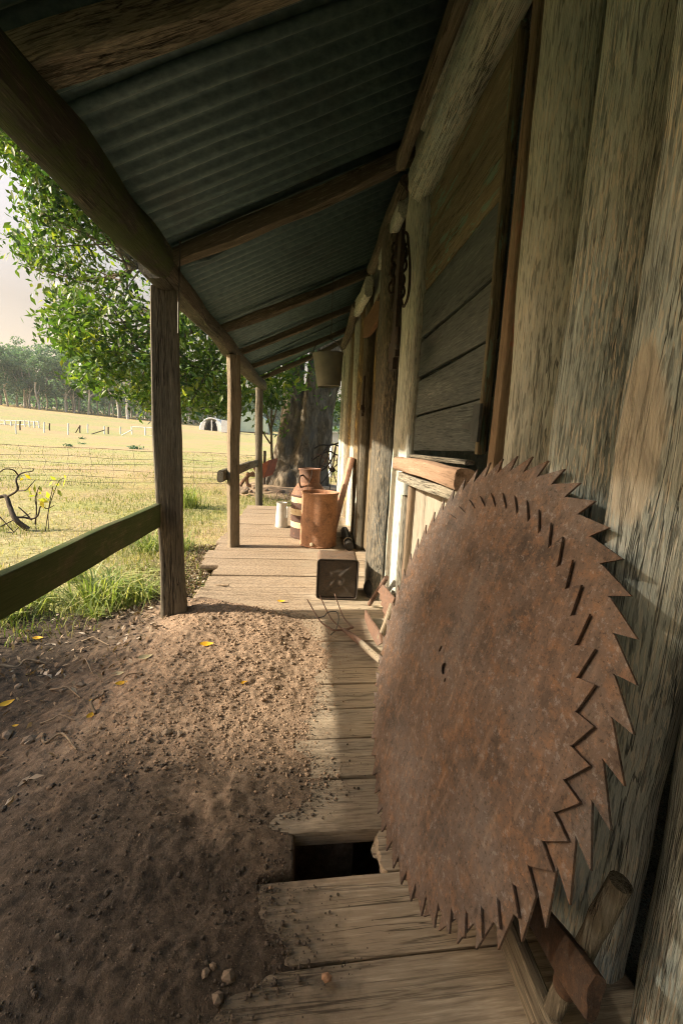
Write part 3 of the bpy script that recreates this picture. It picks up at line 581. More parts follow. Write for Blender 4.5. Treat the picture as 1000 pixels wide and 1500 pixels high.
# ---------------------------------------------------------------- two saw blades, one in front of the other
sn = Vector((.9618, .0597, -.2673)).normalized(); su = Vector((-.062, .9981, 0)).normalized(); sv = sn.cross(su).normalized()
if sv.z < 0: sv = -sv
su = sv.cross(sn).normalized()
from mathutils.geometry import delaunay_2d_cdt
def inpoly(x, y, P):
    r = np.zeros(len(x), bool); j = len(P)-1
    for i in range(len(P)):
        xi, yi = P[i]; xj, yj = P[j]; r ^= ((yi > y) != (yj > y)) & (x < (xj-xi)*(y-yi)/((yj-yi) if abs(yj-yi) > 1e-12 else 1e-12)+xi); j = i
    return r
def pol(r, a): return np.array((r*math.cos(R(a)), r*math.sin(R(a))))
def blade(n, phase, rt, rg, hook, sgn, holes, du, dv, dn, mat, label, th=.0019):
    """toothed disc: hooked teeth with rounded gullets, sgn is the way the tips point"""
    step = 360/n; tips = []; guls = []
    for k in range(n):
        a = phase+step*k; tips.append(pol(rt+random.uniform(-.0025, .0012), a+random.uniform(-.22, .22))); guls.append(pol(rg+random.uniform(-.001, .001), a-sgn*hook))
    out = []
    def add(t, g_own, g_prev):
        # from the previous gullet up the long back to the tip, then down the short face into the tooth's own gullet
        seg = [g_prev+(t-g_prev)*q_ for q_ in (.05, .35, .7)]+[t+(g_prev-t)*.012, t+(g_own-t)*.012]+[g_own+(t-g_own)*q_ for q_ in (.5, .12)]
        c_ = g_own*1.0; dirn = c_/np.linalg.norm(c_); seg += [c_+(t-c_)*.04-dirn*.0012, c_-dirn*.0022]
        return seg
    if sgn > 0:
        for k in range(n): out += add(tips[k], guls[k], guls[k-1])
    else:
        for k in range(n-1, -1, -1): out += add(tips[k], guls[k], guls[(k+1) % n])
        out = out[::-1]
    loops = [[tuple(p) for p in out]]
    for (x, y, rx, ry, ang) in holes:
        loops.append([(x+rx*math.cos(t)*math.cos(ang)-ry*math.sin(t)*math.sin(ang), y+rx*math.cos(t)*math.sin(ang)+ry*math.sin(t)*math.cos(ang)) for t in np.linspace(0, 2*math.pi, 21)[:-1]])
    vs = []; es = []
    for lp in loops:
        b = len(vs); m = len(lp); vs += [Vector((float(p[0]), float(p[1]))) for p in lp]; es += [(b+q_, b+(q_+1) % m) for q_ in range(m)]
    for rr_ in (.10, .19, .28, .36): vs += [Vector((rr_*math.cos(t), rr_*math.sin(t))) for t in np.linspace(0, 6.2, 24)]
    vo, eo, fo, *_ = delaunay_2d_cdt(vs, es, [], 0, 1e-6)
    P2 = np.array([q_[:] for q_ in vo]); tri = np.array([q_ for q_ in fo if len(q_) == 3]); cen = P2[tri].mean(1); keep = np.zeros(len(tri), bool)
    for lp in loops: keep ^= inpoly(cen[:, 0], cen[:, 1], lp)
    tri = tri[keep]; nP = len(P2)
    warp = .0015*fbm(np.c_[P2*3.1, np.full(nP, n)], 2)
    V = np.vstack([np.c_[P2, -th+warp], np.c_[P2, th+warp]]); F = [tuple(q_[::-1]) for q_ in tri]+[tuple(q_+nP) for q_ in tri]
    cnt = {}
    for q_ in tri:
        for a, b in ((q_[0], q_[1]), (q_[1], q_[2]), (q_[2], q_[0])): cnt[(a, b)] = 1
    F += [(a, b, b+nP, a+nP) for (a, b) in cnt if (b, a) not in cnt]
    o_ = Vector((.3346, .9161, .4275))+su*du+sv*dv+sn*dn
    m = Matrix(((su.x, sv.x, sn.x, o_.x), (su.y, sv.y, sn.y, o_.y), (su.z, sv.z, sn.z, o_.z), (0, 0, 0, 1)))
    return tag(obj('saw_blade', V, F, mat, None, m, smooth=0), label, 'saw blade')
blade(54, 158.3, .441, .4055, -8.06+6.667, -1, ((.0056, .0112, .0135, .0135, 0), (.053, .037, .0045, .009, .3), (-.016, -.006, .0035, .005, 0), (.018, .262, .0015, .010, -.2)), 0, 0, 0, M_saw, 'huge rusty circular saw blade in front, with small centre holes, leaning over another blade')
blade(51, 163.2, .4857, .4480, 1.5, 1, ((0, 0, .02, .02, 0),), .0054, .0452, .0066, M_saw2, 'larger rusty saw blade behind the front one, its big hooked teeth against the wall')

# ---------------------------------------------------------------- mattock at lower right
mt = thing('mattock', (.44, .56, 0), 'rusty mattock with worn wooden handle lying behind the saw blade', 'mattock')
hb = on_z(790, 1515, .02); ht = on_x(908, 1292, .452); he = hb+(ht-hb)*.42
v, f = tube(smoothpath([hb-(ht-hb)*.12, hb+(ht-hb)*.3, hb+(ht-hb)*.6, ht], 4), [.0145]*4+[.015]*3+[.015]*3+[.016]*3, 14, noise=.2); obj('handle', v, f, W_post, mt)
ha, hz_ = on_x(872, 1464, .405), on_x(780, 1332, .425); m_, L_ = frame(ha, hz_, (-.55, -.6, .5))
v, f = timber(L_, .046, .016, seed=5, wob=.002, e=.3, fat=lambda q_: 1.25-.45*np.abs(q_-.28)); obj('head', v, f, M_iron2, mt, m_)
v, f = tube([hb+(ht-hb)*.34, hb+(ht-hb)*.38, hb+(ht-hb)*.46, hb+(ht-hb)*.50], [.0175, .0195, .0195, .0175], 16, noise=.08); obj('eye_socket', v, f, M_iron2, mt)
wb = plank('base_board', W_post, None, (.405, .30, .045), (.415, .98, .045), .075, .026, (-1, 0, 0), seed=7, wob=.003); tag(wb, 'grey board standing on edge along the foot of the wall', 'board')

# ---------------------------------------------------------------- verandah clutter
# kerosene tin
t = thing('kerosene_tin', (.21, 2.62, 0), 'square rusty tin lying with its embossed end toward the near side', 'tin')
def rrect(w, r, n=5):
    return [(sx*(w/2-r)+r*math.cos(R(a0+90*k/n)), sy*(w/2-r)+r*math.sin(R(a0+90*k/n))) for sx, sy, a0 in ((1, 1, 0), (-1, 1, 90), (-1, -1, 180), (1, -1, 270)) for k in range(n+1)]
TM = Matrix(((1, 0, 0, .21), (0, 0, 1, 2.52), (0, 1, 0, .126), (0, 0, 0, 1))) @ Matrix.Rotation(R(1.5), 4, 'Y')
rings = [(rrect(.246, .02), .0), (rrect(.246, .02), .012), (rrect(.242, .02), .016), (rrect(.243, .02), .11), (rrect(.242, .02), .2), (rrect(.246, .02), .205), (rrect(.246, .02), .215)]
V = []; n = len(rings[0][0]); F = []
for pts, z in rings: V += [(x, y, z) for x, y in pts]
V = np.array(V); V[:, :2] *= (1+.012*fbm(V*12, 2))[:, None]
for i in range(len(rings)-1): F += [(i*n+j, i*n+(j+1) % n, (i+1)*n+(j+1) % n, (i+1)*n+j) for j in range(n)]
F += [tuple(range((len(rings)-1)*n, len(rings)*n))]
obj('body', V, F, M_tin, t, TM, 40)
g = np.linspace(-.112, .112, 33); EXX, EYY = np.meshgrid(g, g); a1 = np.abs(EXX-EYY)/1.414; a2 = np.abs(EXX+EYY)/1.414; rr = np.hypot(EXX, EYY)
ez = .008-.006*(np.exp(-(a1/.007)**2)+np.exp(-(a2/.007)**2))*(rr > .02)*(1-sstep(.095, .125, rr))-.003*np.exp(-((rr-.045)/.012)**2)+.002*fbm(np.stack([EXX*20, EYY*20, 0*EXX], -1), 3)
idx = np.arange(33*33).reshape(33, 33); q = np.stack([idx[:-1, :-1], idx[1:, :-1], idx[1:, 1:], idx[:-1, 1:]], -1).reshape(-1, 4)
obj('end_panel', np.stack([EXX, EYY, ez], -1).reshape(-1, 3), q, M_tinend, t, TM, 180)
v, f = tube([(x, y, 0) for x, y in rrect(.244, .02)+[rrect(.244, .02)[0]]], .004, 6); obj('rim', v, f, M_tinend, t, TM)
# drum
t = thing('rusty_drum', (.13, 3.92, 0), 'open rust orange steel drum standing behind the square tin', 'drum')
DM = Matrix.Translation((.133, 3.92, 0))
pr = [(.0, .012), (.160, .012), (.162, .0), (.170, .002), (.170, .012), (.165, .018), (.166, .12), (.164, .25), (.165, .38), (.163, .46), (.168, .47), (.171, .478), (.169, .486), (.163, .486), (.160, .478), (.159, .455), (.0, .452)]
v, f = lathe(pr, 56, dent=.03, seed=3); obj('body', v, f, M_drum, t, DM, 35)
v, f = tube([(.168*math.cos(a), .168*math.sin(a), .483) for a in np.linspace(0, 2*math.pi, 41)], .005, 6); obj('rim', v, f, M_drum, t, DM)
v, f = lathe([(.0, .014), (.010, .014), (.012, .010), (.016, .009), (.017, .0)], 12); ba = R(248)
obj('bung', v, f, M_bullet, t, DM @ Matrix.Translation((.168*math.cos(ba), .168*math.sin(ba), .035)) @ Matrix.Rotation(ba, 4, 'Z') @ Matrix.Rotation(R(90), 4, 'Y'))
v, f = lathe([(.0, .006), (.03, .006), (.034, .0)], 16); obj('cap', v, f, M_iron, t, DM @ Matrix.Translation((-.05, -.02, .455)))
# milk can
t = thing('milk_can', (.03, 4.24, 0), 'tall rusty milk can with cream bands behind the drum', 'milk can')
KM = Matrix.Translation((.035, 4.24, 0)) @ Matrix.Rotation(.9, 4, 'Z')
v, f = lathe([(.165, 0), (.172, .004), (.172, .02), (.169, .024), (.169, .2), (.17, .40), (.174, .405), (.174, .415), (.169, .42)], 48, dent=.01); obj('body', v, f, M_band, t, KM, 35)
v, f = lathe([(.169, .42), (.150, .462), (.122, .508), (.104, .53), (.100, .54)], 48, dent=.008); obj('shoulder', v, f, M_can, t, KM, 50)
v, f = lathe([(.101, .54), (.098, .60), (.100, .645), (.110, .660), (.112, .668), (.108, .672), (.100, .664), (.094, .64), (.092, .56), (.0, .55)], 40, dent=.006); obj('neck', v, f, M_can, t, KM, 35)
for s in (0, math.pi):
    v, f = tube(smoothpath([(.10, 0, .61), (.145, 0, .60), (.155, 0, .555), (.135, 0, .505), (.125, 0, .495)], 4), .008, 8); obj('handle', v, f, M_iron, t, KM @ Matrix.Rotation(s, 4, 'Z'))
v, f = tube(smoothpath([(.02, -.112, .66), (.015, -.115, .60), (-.01, -.13, .53), (-.02, -.16, .46)], 4), .004, 6); obj('strap', v, f, M_iron, t, KM @ Matrix.Rotation(-.9, 4, 'Z'))
# galvanised jug
t = thing('watering_jug', (-.245, 4.68, 0), 'galvanised metal jug with wire bail beside the banded milk can', 'jug')
JM = Matrix.Translation((-.245, 4.68, 0))
v, f = lathe([(.0, .004), (.066, .004), (.068, 0), (.069, .01), (.062, .14), (.054, .25), (.056, .262), (.058, .266), (.053, .266), (.051, .25), (.0, .24)], 32, dent=.01); obj('body', v, f, M_galv, t, JM, 35)
v, f = tube(smoothpath([(.045, -.035, .225), (.06, -.06, .22), (.065, -.068, .17), (.062, -.062, .12), (.048, -.044, .115)], 4), .006, 8); obj('side_handle', v, f, M_galv, t, JM)
v, f = tube([(.056*math.cos(a)-.03*math.sin(a), -.012*math.sin(a), .262+.12*math.sin(a)) for a in np.linspace(0, math.pi, 17)], .003, 6); obj('bail', v, f, M_wire, t, JM)
# iron pipe behind drum
t = thing('iron_pipe', (.42, 3.9, 0), 'short dark iron pipe with a pale collar lying beside the drum', 'pipe')
v, f = tube([(.40, 3.70, .04), (.405, 4.0, .045), (.41, 4.35, .05)], .038, 16); obj('tube', v, f, M_blackpot, t)
v, f = tube([(.402, 3.86, .042), (.403, 3.885, .042)], .044, 16); obj('collar', v, f, M_bullet, t)
# leaning plates
lb = plank('leaning_plank', M_sheet, None, (.285, 4.38, .0), (.455, 4.45, .78), .30, .05, (-1, 0, .25), seed=9, wob=.01, e=.1, taper=.75); tag(lb, 'wide pinkish weathered plank leaning on the wall past the drum', 'plank')
# hanging bucket
t = thing('bucket', (.135, 3.2, 1.33), 'dark metal bucket hanging on a wire from a rafter', 'bucket')
BM_ = Matrix.Translation((.140, 3.22, 1.325)) @ Matrix.Rotation(R(-4), 4, 'Y')
v, f = lathe([(.0, .012), (.078, .012), (.080, .0), (.083, .002), (.084, .012), (.106, .212), (.110, .218), (.110, .226), (.105, .226), (.100, .21), (.078, .016), (.0, .016)], 40, dent=.008); obj('body', v, f, M_bucket, t, BM_, 35)
v, f = tube([(.105*math.cos(a), .03*math.sin(a), .215+.115*math.sin(a)) for a in np.linspace(0, math.pi, 21)], .0035, 6); obj('bail', v, f, M_wire, t, BM_)
v, f = tube([(.140, 3.25, 1.66), (.143, 3.25, 1.76), (.14, 3.30, 2.09)], .0025, 6); obj('hanging_wire', v, f, M_wire, t)
# chain, strap and cross bracket on the wall
def on_w(px, py): return on_x(px, py, .425)
t = thing('chain', on_w(588, 345), 'dark iron chain with a shackle hanging on the wall post', 'chain')
c0, c1 = on_w(592, 350), on_w(586, 428)
def ringpts(c, r1, r2, axis): 
    u = np.array([0, 0, 1.]); w = np.array([0, 1., 0]) if axis else np.array([1., 0, 0]); return [c+u*r1*math.cos(a)+w*r2*math.sin(a) for a in np.linspace(0, 2*math.pi, 15)]
for i in range(9):
    c = c0+(c1-c0)*(i/8); c = c+np.array([0, .012*math.sin(i*1.3), 0]); v, f = tube(ringpts(c, .030, .018, i % 2), .0065, 6, cap=False); obj('link', v, f, M_iron, t)
for i in range(8):
    c = on_w(584, 352)+(on_w(578, 420)-on_w(584, 352))*(i/7)+np.array([-.012, .02*math.sin(i*2.1), 0]); v, f = tube(ringpts(c, .028, .017, (i+1) % 2), .006, 6, cap=False); obj('link', v, f, M_iron, t)
c = on_w(577, 432); v, f = tube([c+np.array([0, .045*math.sin(a), .075*math.cos(a)]) for a in np.linspace(.5, 2*math.pi-.5, 19)], .008, 8); obj('shackle', v, f, M_iron, t)
c = on_w(594, 425); v, f = tube(smoothpath([on_w(597, 345), on_w(600, 390), on_w(598, 430), on_w(591, 449), on_w(588, 440)], 4), .006, 8); obj('hook', v, f, M_iron, t)
t = thing('iron_rod', on_w(555, 440), 'thin iron rod slanting up beside the hanging chain', 'rod')
v, f = tube([on_w(553, 440), on_w(572, 395), on_w(582, 345)], .006, 8); obj('shaft', v, f, M_iron, t)
def bracket(c, s, lab, x):
    t = thing('iron_latch', c, lab, 'latch'); c = np.array(c)
    pl = [(-.06, -.03), (-.03, -.03), (-.03, -.065), (.03, -.065), (.03, -.03), (.065, -.03), (.065, .03), (.03, .03), (.03, .06), (-.03, .06), (-.03, .03), (-.06, .03)]
    m = Matrix(((0, 0, -1, c[0]), (s, 0, 0, c[1]), (0, s, 0, c[2]), (0, 0, 0, 1))); v, f = slabpoly(pl, .02); obj('cross_plate', v, f, M_iron, t, m)
    m2 = m @ Matrix.Translation((0, .06, 0)); v, f = slabpoly([(-.022, 0), (.022, 0), (.034, .30), (-.026, .30)], .014); obj('strap', v, f, M_iron, t, m2)
    v, f = tube(smoothpath([(-.05, 0, 0), (-.10, 0, .015), (-.125, .02, .02), (-.12, .04, .02)], 3), .011, 8); obj('hook', v, f, M_iron, t, m)
bracket(on_x(577, 513, .362), 1.3, 'black iron cross-shaped latch below the hanging chain', 0)
bracket(on_x(531, 601, .44), .75, 'smaller rusty cross-shaped latch further along the wall', 0)
# pitchfork
t = thing('pitchfork', (.22, 2.0, .02), 'pitchfork head with a broken wooden handle lying on the boards', 'pitchfork')
br = np.array([(.165, 2.03, .025), (.215, 2.045, .02), (.262, 2.065, .025)])
for b, (px, py) in zip(br, ((450, 878), (468, 872), (490, 870))):
    tp = on_z(px, py, .085); md = b+(tp-b)*.5+np.array([0, 0, -.035]); v, f = tube(smoothpath([b, b+(tp-b)*.12+np.array([0, 0, -.012]), md, tp], 5), np.linspace(.0055, .0028, 16), 8); obj('tine', v, f, M_tool, t)
v, f = tube(smoothpath(br, 4), .006, 8); obj('crossbar', v, f, M_tool, t)
v, f = tube([(.215, 2.045, .02), (.25, 1.975, .022), (.285, 1.90, .022)], [.010, .014, .016], 12); obj('ferrule', v, f, M_tool, t)
v, f = tube([(.282, 1.905, .022), (.315, 1.82, .022), (.352, 1.735, .022)], [.0155, .017, .016], 12, noise=.15); obj('handle', v, f, W_hand, t)
v, f = tube(smoothpath([on_z(460, 905, .02), on_z(474, 903, .03), on_z(480, 897, .05), on_z(492, 896, .05), on_z(496, 905, .045), on_z(492, 922, .02), on_z(484, 930, .015)], 4), .003, 6)
tag(obj('wire_hoop', v, f, M_wire), 'bent wire hoop tangled in the pitchfork tines', 'wire')
# hand tools against the wall
t = thing('hand_saw', (.40, 1.95, 0), 'rusty toothed saw plate with a bar handle leaning at the wall foot', 'hand saw')
a, b = on_z(541, 885, .012), on_x(566, 846, .440); v, f = tube([a, (a+b)/2, b], .013, 10); obj('bar', v, f, M_tool, t)
pts = [on_x(x, y, .415) for x, y in ((558, 857), (565, 858), (577, 876), (568, 905))]
top = [(560, 856), (576, 876), (566, 916)]; edge = []
for k in range(11):
    s = k/10; px, py = 554+s*11, 866+s*48; edge.append(on_x(px+(1.5 if k % 2 else -1.2), py, .41))
pp = np.array([on_x(560, 856, .425), on_x(577, 876, .43), on_x(566, 916, .41)]+edge[::-1]); n = len(pp); nn = np.array([.006, 0, 0])
obj('blade', np.vstack([pp, pp+nn]), [tuple(range(n)), tuple(range(n, 2*n))[::-1]]+[(i, (i+1) % n, n+(i+1) % n, n+i) for i in range(n)], M_tool, t, smooth=0)
t = thing('adze', (.36, 1.85, 0), 'curved rusty adze blade on a grey handle beside the saw', 'adze')
def bl(px, py, x): return on_x(px, py, x)
outl = [bl(x, y, .345) for x, y in ((534.5, 894), (541, 906), (549, 917), (556, 928), (558, 942), (552, 946), (546, 936), (540, 924), (533, 910))]; n = len(outl); pp = np.array(outl); nn = np.array([.009, .003, 0])
obj('blade', np.vstack([pp, pp+nn]), [tuple(range(n)), tuple(range(n, 2*n))[::-1]]+[(i, (i+1) % n, n+(i+1) % n, n+i) for i in range(n)], M_tool, t, smooth=0)
v, f = tube([bl(556, 935, .352), bl(565, 912, .37), bl(574, 885, .40)], [.013, .012, .013], 10, noise=.1); obj('handle', v, f, W_hand, t)
t = obj('pot_cover', *lathe([(.0, .03), (.02, .03), (.03, .026), (.048, .02), (.056, .01), (.057, 0), (.05, 0), (.0, .006)], 28), M_blackpot, None, Matrix.Translation((.435, 2.58, .058)) @ Matrix.Rotation(R(-70), 4, 'Y') @ Matrix.Rotation(R(60), 4, 'X'), 40)
tag(t, 'small round black iron lid standing at the foot of the door post', 'lid')

# ---------------------------------------------------------------- leaf and grass builders
def leafcards(c, size, nbias=None, fold=.25, seed=0, aspect=.42, droop=0.):
    """c (N,3): one folded leaf (4 verts, 2 triangles) at every point"""
    rg = np.random.default_rng(seed); N = len(c); s = size*rg.uniform(.65, 1.25, N)[:, None]
    d = rg.normal(size=(N, 3)); d[:, 2] -= droop; d /= np.linalg.norm(d, axis=1)[:, None]
    n = rg.normal(size=(N, 3))*.8+(np.array(nbias) if nbias is not None else 0); w = np.cross(d, n); w /= np.linalg.norm(w, axis=1)[:, None]+1e-9; n = np.cross(w, d)
    a = c-d*s*.5; b = c+d*s*.5; m1 = c+w*s*aspect*.5+n*s*fold*.25-d*s*.05; m2 = c-w*s*aspect*.5+n*s*fold*.25-d*s*.05
    V = np.stack([a, m1, b, m2], 1).reshape(-1, 3); i = np.arange(N)*4
    return V, np.concatenate([np.stack([i, i+1, i+2], 1), np.stack([i, i+2, i+3], 1)]), N
def leafobj(name, c, size, mat, tint, parent=None, mat4=None, **k):
    V, F, N = leafcards(c, size, **k); o = obj(name, V, F, mat, parent, mat4, smooth=0); attr(o.data, 'tint', np.concatenate([tint, tint])); return o
def blades(p, h, w, lean, seed=0, curl=.5):
    rg = np.random.default_rng(seed); N = len(p); az = rg.uniform(0, 2*np.pi, N); d = np.stack([np.cos(az), np.sin(az), 0*az], 1); s = np.stack([-d[:, 1], d[:, 0], 0*az], 1)
    h = np.broadcast_to(h, N)[:, None]; lean = (lean*rg.uniform(.2, 1.3, N))[:, None]; w = np.broadcast_to(w, N)[:, None]
    up = np.array([0, 0, 1.]); mid = p+up*h*.6+d*lean*h*.35; tip = p+up*h*(1-curl*lean*.6)+d*lean*h
    V = np.stack([p-s*w/2, p+s*w/2, mid-s*w*.4, mid+s*w*.4, tip], 1).reshape(-1, 3); i = np.arange(N)*5
    return V, np.concatenate([np.stack([i, i+1, i+3], 1), np.stack([i, i+3, i+2], 1), np.stack([i+2, i+3, i+4], 1)])
def bladeobj(name, p, h, w, lean, mat, tint, parent=None, seed=0, mat4=None):
    V, F = blades(p, h, w, lean, seed); o = obj(name, V, F, mat, parent, mat4, smooth=0); attr(o.data, 'tint', np.tile(tint, 3)); return o

# grass of the near paddock
N = 90000
rr = RNG.uniform(0, 1, N); yy = 2.0+22*rr**1.9; xx = -.70-RNG.uniform(0, 1, N)**1.2*(1.0+yy*1.0)
far = (yy > 6.4) & (RNG.uniform(size=N) < .35); xx = np.where(far, RNG.uniform(-1, 1, N)*.15*yy+.3, xx)
dens = fbm(np.stack([xx*1.3, yy*1.3, 0*xx], -1), 3)
edge = sstep(2.1, 2.9, yy+.35*(-xx-1.0)+.35*dens)*np.where((yy < 3.9), sstep(.72, 1.25, -xx+.25*dens), 1)*np.where((yy < 3.2)&(xx > -3.2), .10+.35*(dens > .15), 1)*np.where((yy > 8.3) & (yy < 11.5) & (xx > -1.6), .08, 1)
keep = RNG.uniform(size=N) < edge*(.35+.65*sstep(-.3, .3, dens)); xx, yy, dens = xx[keep], yy[keep], dens[keep]
pp = np.stack([xx, yy, ground_z(xx, yy)-.01], 1); hh = (.035+.05*RNG.uniform(size=len(xx))**2)*(1+.35*(dens > .1))*np.where(yy < 4, 1., 1.)
tn = np.clip(.50-.5*dens*1.3+.24*RNG.normal(size=len(xx)), 0, 1)
tag(bladeobj('grass', pp, hh, .004+.0012*yy*.35, .9, M_grass, tn, seed=4), 'short dry yellow green grass of the paddock', 'grass', kind='stuff')
xs_, ys_ = RNG.uniform(-6.5, -1.75, 16000), RNG.uniform(-3, 2.4, 16000); zs_ = np.maximum(ground_z(xs_, ys_)-.09*sstep(-3.6, -2.4, xs_)*sstep(-1.2, -.2, ys_), np.where((xs_ > -3.1) & (ys_ > -.3), soil_z(xs_, ys_), -9))-.01
tag(bladeobj('grass', np.stack([xs_, ys_, zs_], 1), .04+.05*RNG.uniform(size=16000)**2, .006, .9, M_grass, np.clip(.55+.25*RNG.normal(size=16000), 0, 1), seed=41), 'short grass beside the dark soil', 'grass', kind='stuff')
# dead leaf litter along the verandah edge
N = 9000
ly = RNG.uniform(.7, 4.2, N); lx = -.68-np.abs(RNG.normal(size=N))*np.where(ly < 2.3, .9, .22); k = (lx > -3)&(RNG.uniform(size=N) < np.where(ly < 1.7, .10, np.where(ly < 2.5, .4, .8))); lx, ly = lx[k], ly[k]
lz = np.where(ly < 2.6, soil_z(lx, ly), ground_z(lx, ly))+.006
tag(leafobj('leaf_litter', np.stack([lx, ly, lz+RNG.uniform(0, .012, len(lx))], 1), .032, M_lit, RNG.uniform(0, 1, len(lx)), nbias=(0, 0, 2.2), seed=6), 'brown dead leaf litter along the verandah edge', 'leaf litter', kind='stuff')
# strap leaved tufts
ti = 0
for px, py, h, n, lab in ((150, 888, .30, 110, 'tall strappy green grass tuft below the mossy rail'), (205, 884, .22, 90, 'dense grass tuft at the left foot of the near post'), (222, 800, .26, 80, 'grass tuft above the rail end beside the near post'), (60, 880, .20, 70, 'low grass tuft under the left end of the rail'), (12, 905, .18, 60, 'grass tuft at the left edge under the rail'), (110, 845, .15, 50, 'small pale tuft just beneath the mossy rail'), (277, 735, .42, 120, 'leafy green clump right of the near post'), (262, 800, .26, 60, 'bright green tuft behind the near post'), (160, 790, .2, 50, 'thin tuft above the rail'), (140, 905, .08, 40, 'tiny moss green tuft in the litter')):
    p = on_z(px, py, -.06); z = float(ground_z(np.array([p[0]]), np.array([p[1]]))[0]); p[2] = z
    N = int(n*1.4); q = np.stack([RNG.normal(size=N)*.045*h/.2, RNG.normal(size=N)*.045*h/.2, np.zeros(N)], 1)
    o = bladeobj('grass_tuft', q, h*RNG.uniform(.45, 1.1, N), .007+.012*h, 1.45, M_tuft, np.clip(RNG.beta(2, 2.5, N), 0, 1), seed=50+ti, mat4=Matrix.Translation(Vector(p.tolist()))); ti += 1
    tag(o, lab, 'grass tuft', 'grass tufts by the verandah')
# scrub spots further out on the paddock
for px, py, r, lab in ((101, 651, .45, 'dark little scrub plant nearest the wire fence'), (121, 648, .35, 'small scrub plant right of the darkest one in the paddock'), (120, 640, .35, 'small scrub plant behind the others in the paddock'), (198, 655, .7, 'wide low scrub patch near the post in the paddock')):
    p = on_ground(px, py+3); N = 60; r = r*p[1]/44; q = RNG.normal(size=(N, 3))*np.array([r*.5, r*.3, r*.15])+np.array([0, 0, r*.22])
    tag(leafobj('scrub_plant', q, .22*r/.45, M_gum, RNG.uniform(0, .6, N), seed=70+int(px), mat4=Matrix.Translation(Vector(p.tolist()))), lab, 'scrub', 'scrub plants on the paddock')
# pebbles and clods
V = []; F = []; n0 = 0
protos = [rock(1, s, 1, .75) for s in range(6)]
N = 3900
px = np.clip(-.35+RNG.normal(size=N)*.42, -2.6, .2); py = np.where(RNG.uniform(size=N) < .7, RNG.uniform(.42, 1.35, N), RNG.uniform(1.3, 2.45, N)); ex = np.interp(py, EY, EX)
k = (px < ex+RNG.exponential(.03, N)) & ~((py > .80) & (py < .96) & (px > -.005)); px, py = px[k], py[k]
pz = soil_z(px, py); pz = np.where(px > np.interp(py, EY, EX), 0, pz)
e2 = 5200; ey_ = RNG.uniform(.45, 2.4, e2); exx = np.interp(ey_, EY, EX)+RNG.exponential(.045, e2)*RNG.choice([1, 1, 1, -1], e2); k = ~((ey_ > .80) & (ey_ < .96) & (exx > -.01)) & (exx < .3); ey_, exx = ey_[k], exx[k]
n_big = len(px); px = np.concatenate([px, exx]); py = np.concatenate([py, ey_]); pz = np.concatenate([pz, np.maximum(soil_z(exx, ey_), 0)])
pr = .0012+.0020*RNG.exponential(.7, len(px)).clip(0, 3.5)
pr[n_big:] *= .6
n3_ = 6500; hx = -.22+RNG.normal(size=n3_)*.22; hy = RNG.uniform(1.1, 2.42, n3_); k = (hx < np.interp(hy, EY, EX)-.01) & (hx > -.75); hx, hy = hx[k], hy[k]
px = np.concatenate([px, hx]); py = np.concatenate([py, hy]); pz = np.concatenate([pz, soil_z(hx, hy)]); pr = np.concatenate([pr, .0016+.0022*RNG.exponential(.6, len(hx)).clip(0, 3)])
for i in range(len(px)):
    v, f = protos[i % 6]; a = RNG.uniform(0, 6.28); ca, sa = math.cos(a), math.sin(a); q = v*pr[i]; q = np.stack([q[:, 0]*ca-q[:, 1]*sa, q[:, 0]*sa+q[:, 1]*ca, q[:, 2]], 1)+np.array([px[i], py[i], pz[i]+pr[i]*.3])
    V.append(q); F.append(np.array(f)+n0); n0 += len(v)
M_peb = plain('pebble', (.36, .265, .18), (.20, .145, .10), 25, .95)
M_pebd = plain('shaded_pebble', (.12, .10, .078), (.05, .044, .036), 25, .95); gmi = np.repeat((np.hypot(px+.2, py-1.85)+RNG.normal(size=len(px))*.12 > .78).astype(int), len(protos[0][1]))  # pebbles off the heap darkened to match the shade painted into the soil
tag(obj('gravel', np.vstack(V), np.vstack(F), [M_peb, M_pebd], smooth=25, mi=gmi), 'small clods and pebbles in the loose soil', 'gravel', kind='stuff')
# larger stones
st0 = None
stones = [(336, 1430, .014), (320, 1462, .013), (245, 1073, .022), (263, 1075, .012), (46, 1083, .024), (428, 972, .012), (465, 983, .014), (60, 982, .02), (95, 1010, .017), (120, 1003, .02), (28, 1005, .022), (165, 935, .02), (220, 1378, .012), (42, 1345, .016), (268, 1320, .010), (310, 905, .02), (355, 1012, .014), (180, 905, .018), (70, 945, .016), (12, 1075, .02), (300, 1425, .010), (150, 1215, .009), (90, 1470, .012), (312, 1415, .009)]
for i, (px, py, r) in enumerate([q_ for k_, q_ in enumerate(stones) if k_ not in (12, 13, 14, 21, 22)]):
    p = on_z(px, py, .03); 
    for _ in range(3): p = on_z(px, py, surf(p[0], p[1])+r*.12)
    m = Matrix.Translation(Vector(p.tolist())) @ Matrix.Rotation(i*1.7, 4, 'Z') @ Matrix.Scale(r, 4)
    if i < 4: v, f = rock(1, 20+i, 1, .6); v = v*(1+.2*RNG.normal(size=(len(v), 1)).clip(-1, 1)); o = obj('stone', v, f, M_stone, None, m, 25); st0 = (st0 or [])+[o]
    else: o = dup(st0[i % 4], mat4=m)
    tag(o, 'pale brown stone half sunk in the loose soil', 'stone', 'loose stones in the soil')
v, f = rock(1, 33, 1, .6); p = on_z(478, 1432, .009); tag(obj('stone', v, f, plain('orange_stone', (.42, .25, .15), None, 20), None, Matrix.Translation(Vector(p.tolist())) @ Matrix.Scale(.010, 4), 20), 'small orange stone lying alone on the front board', 'stone')
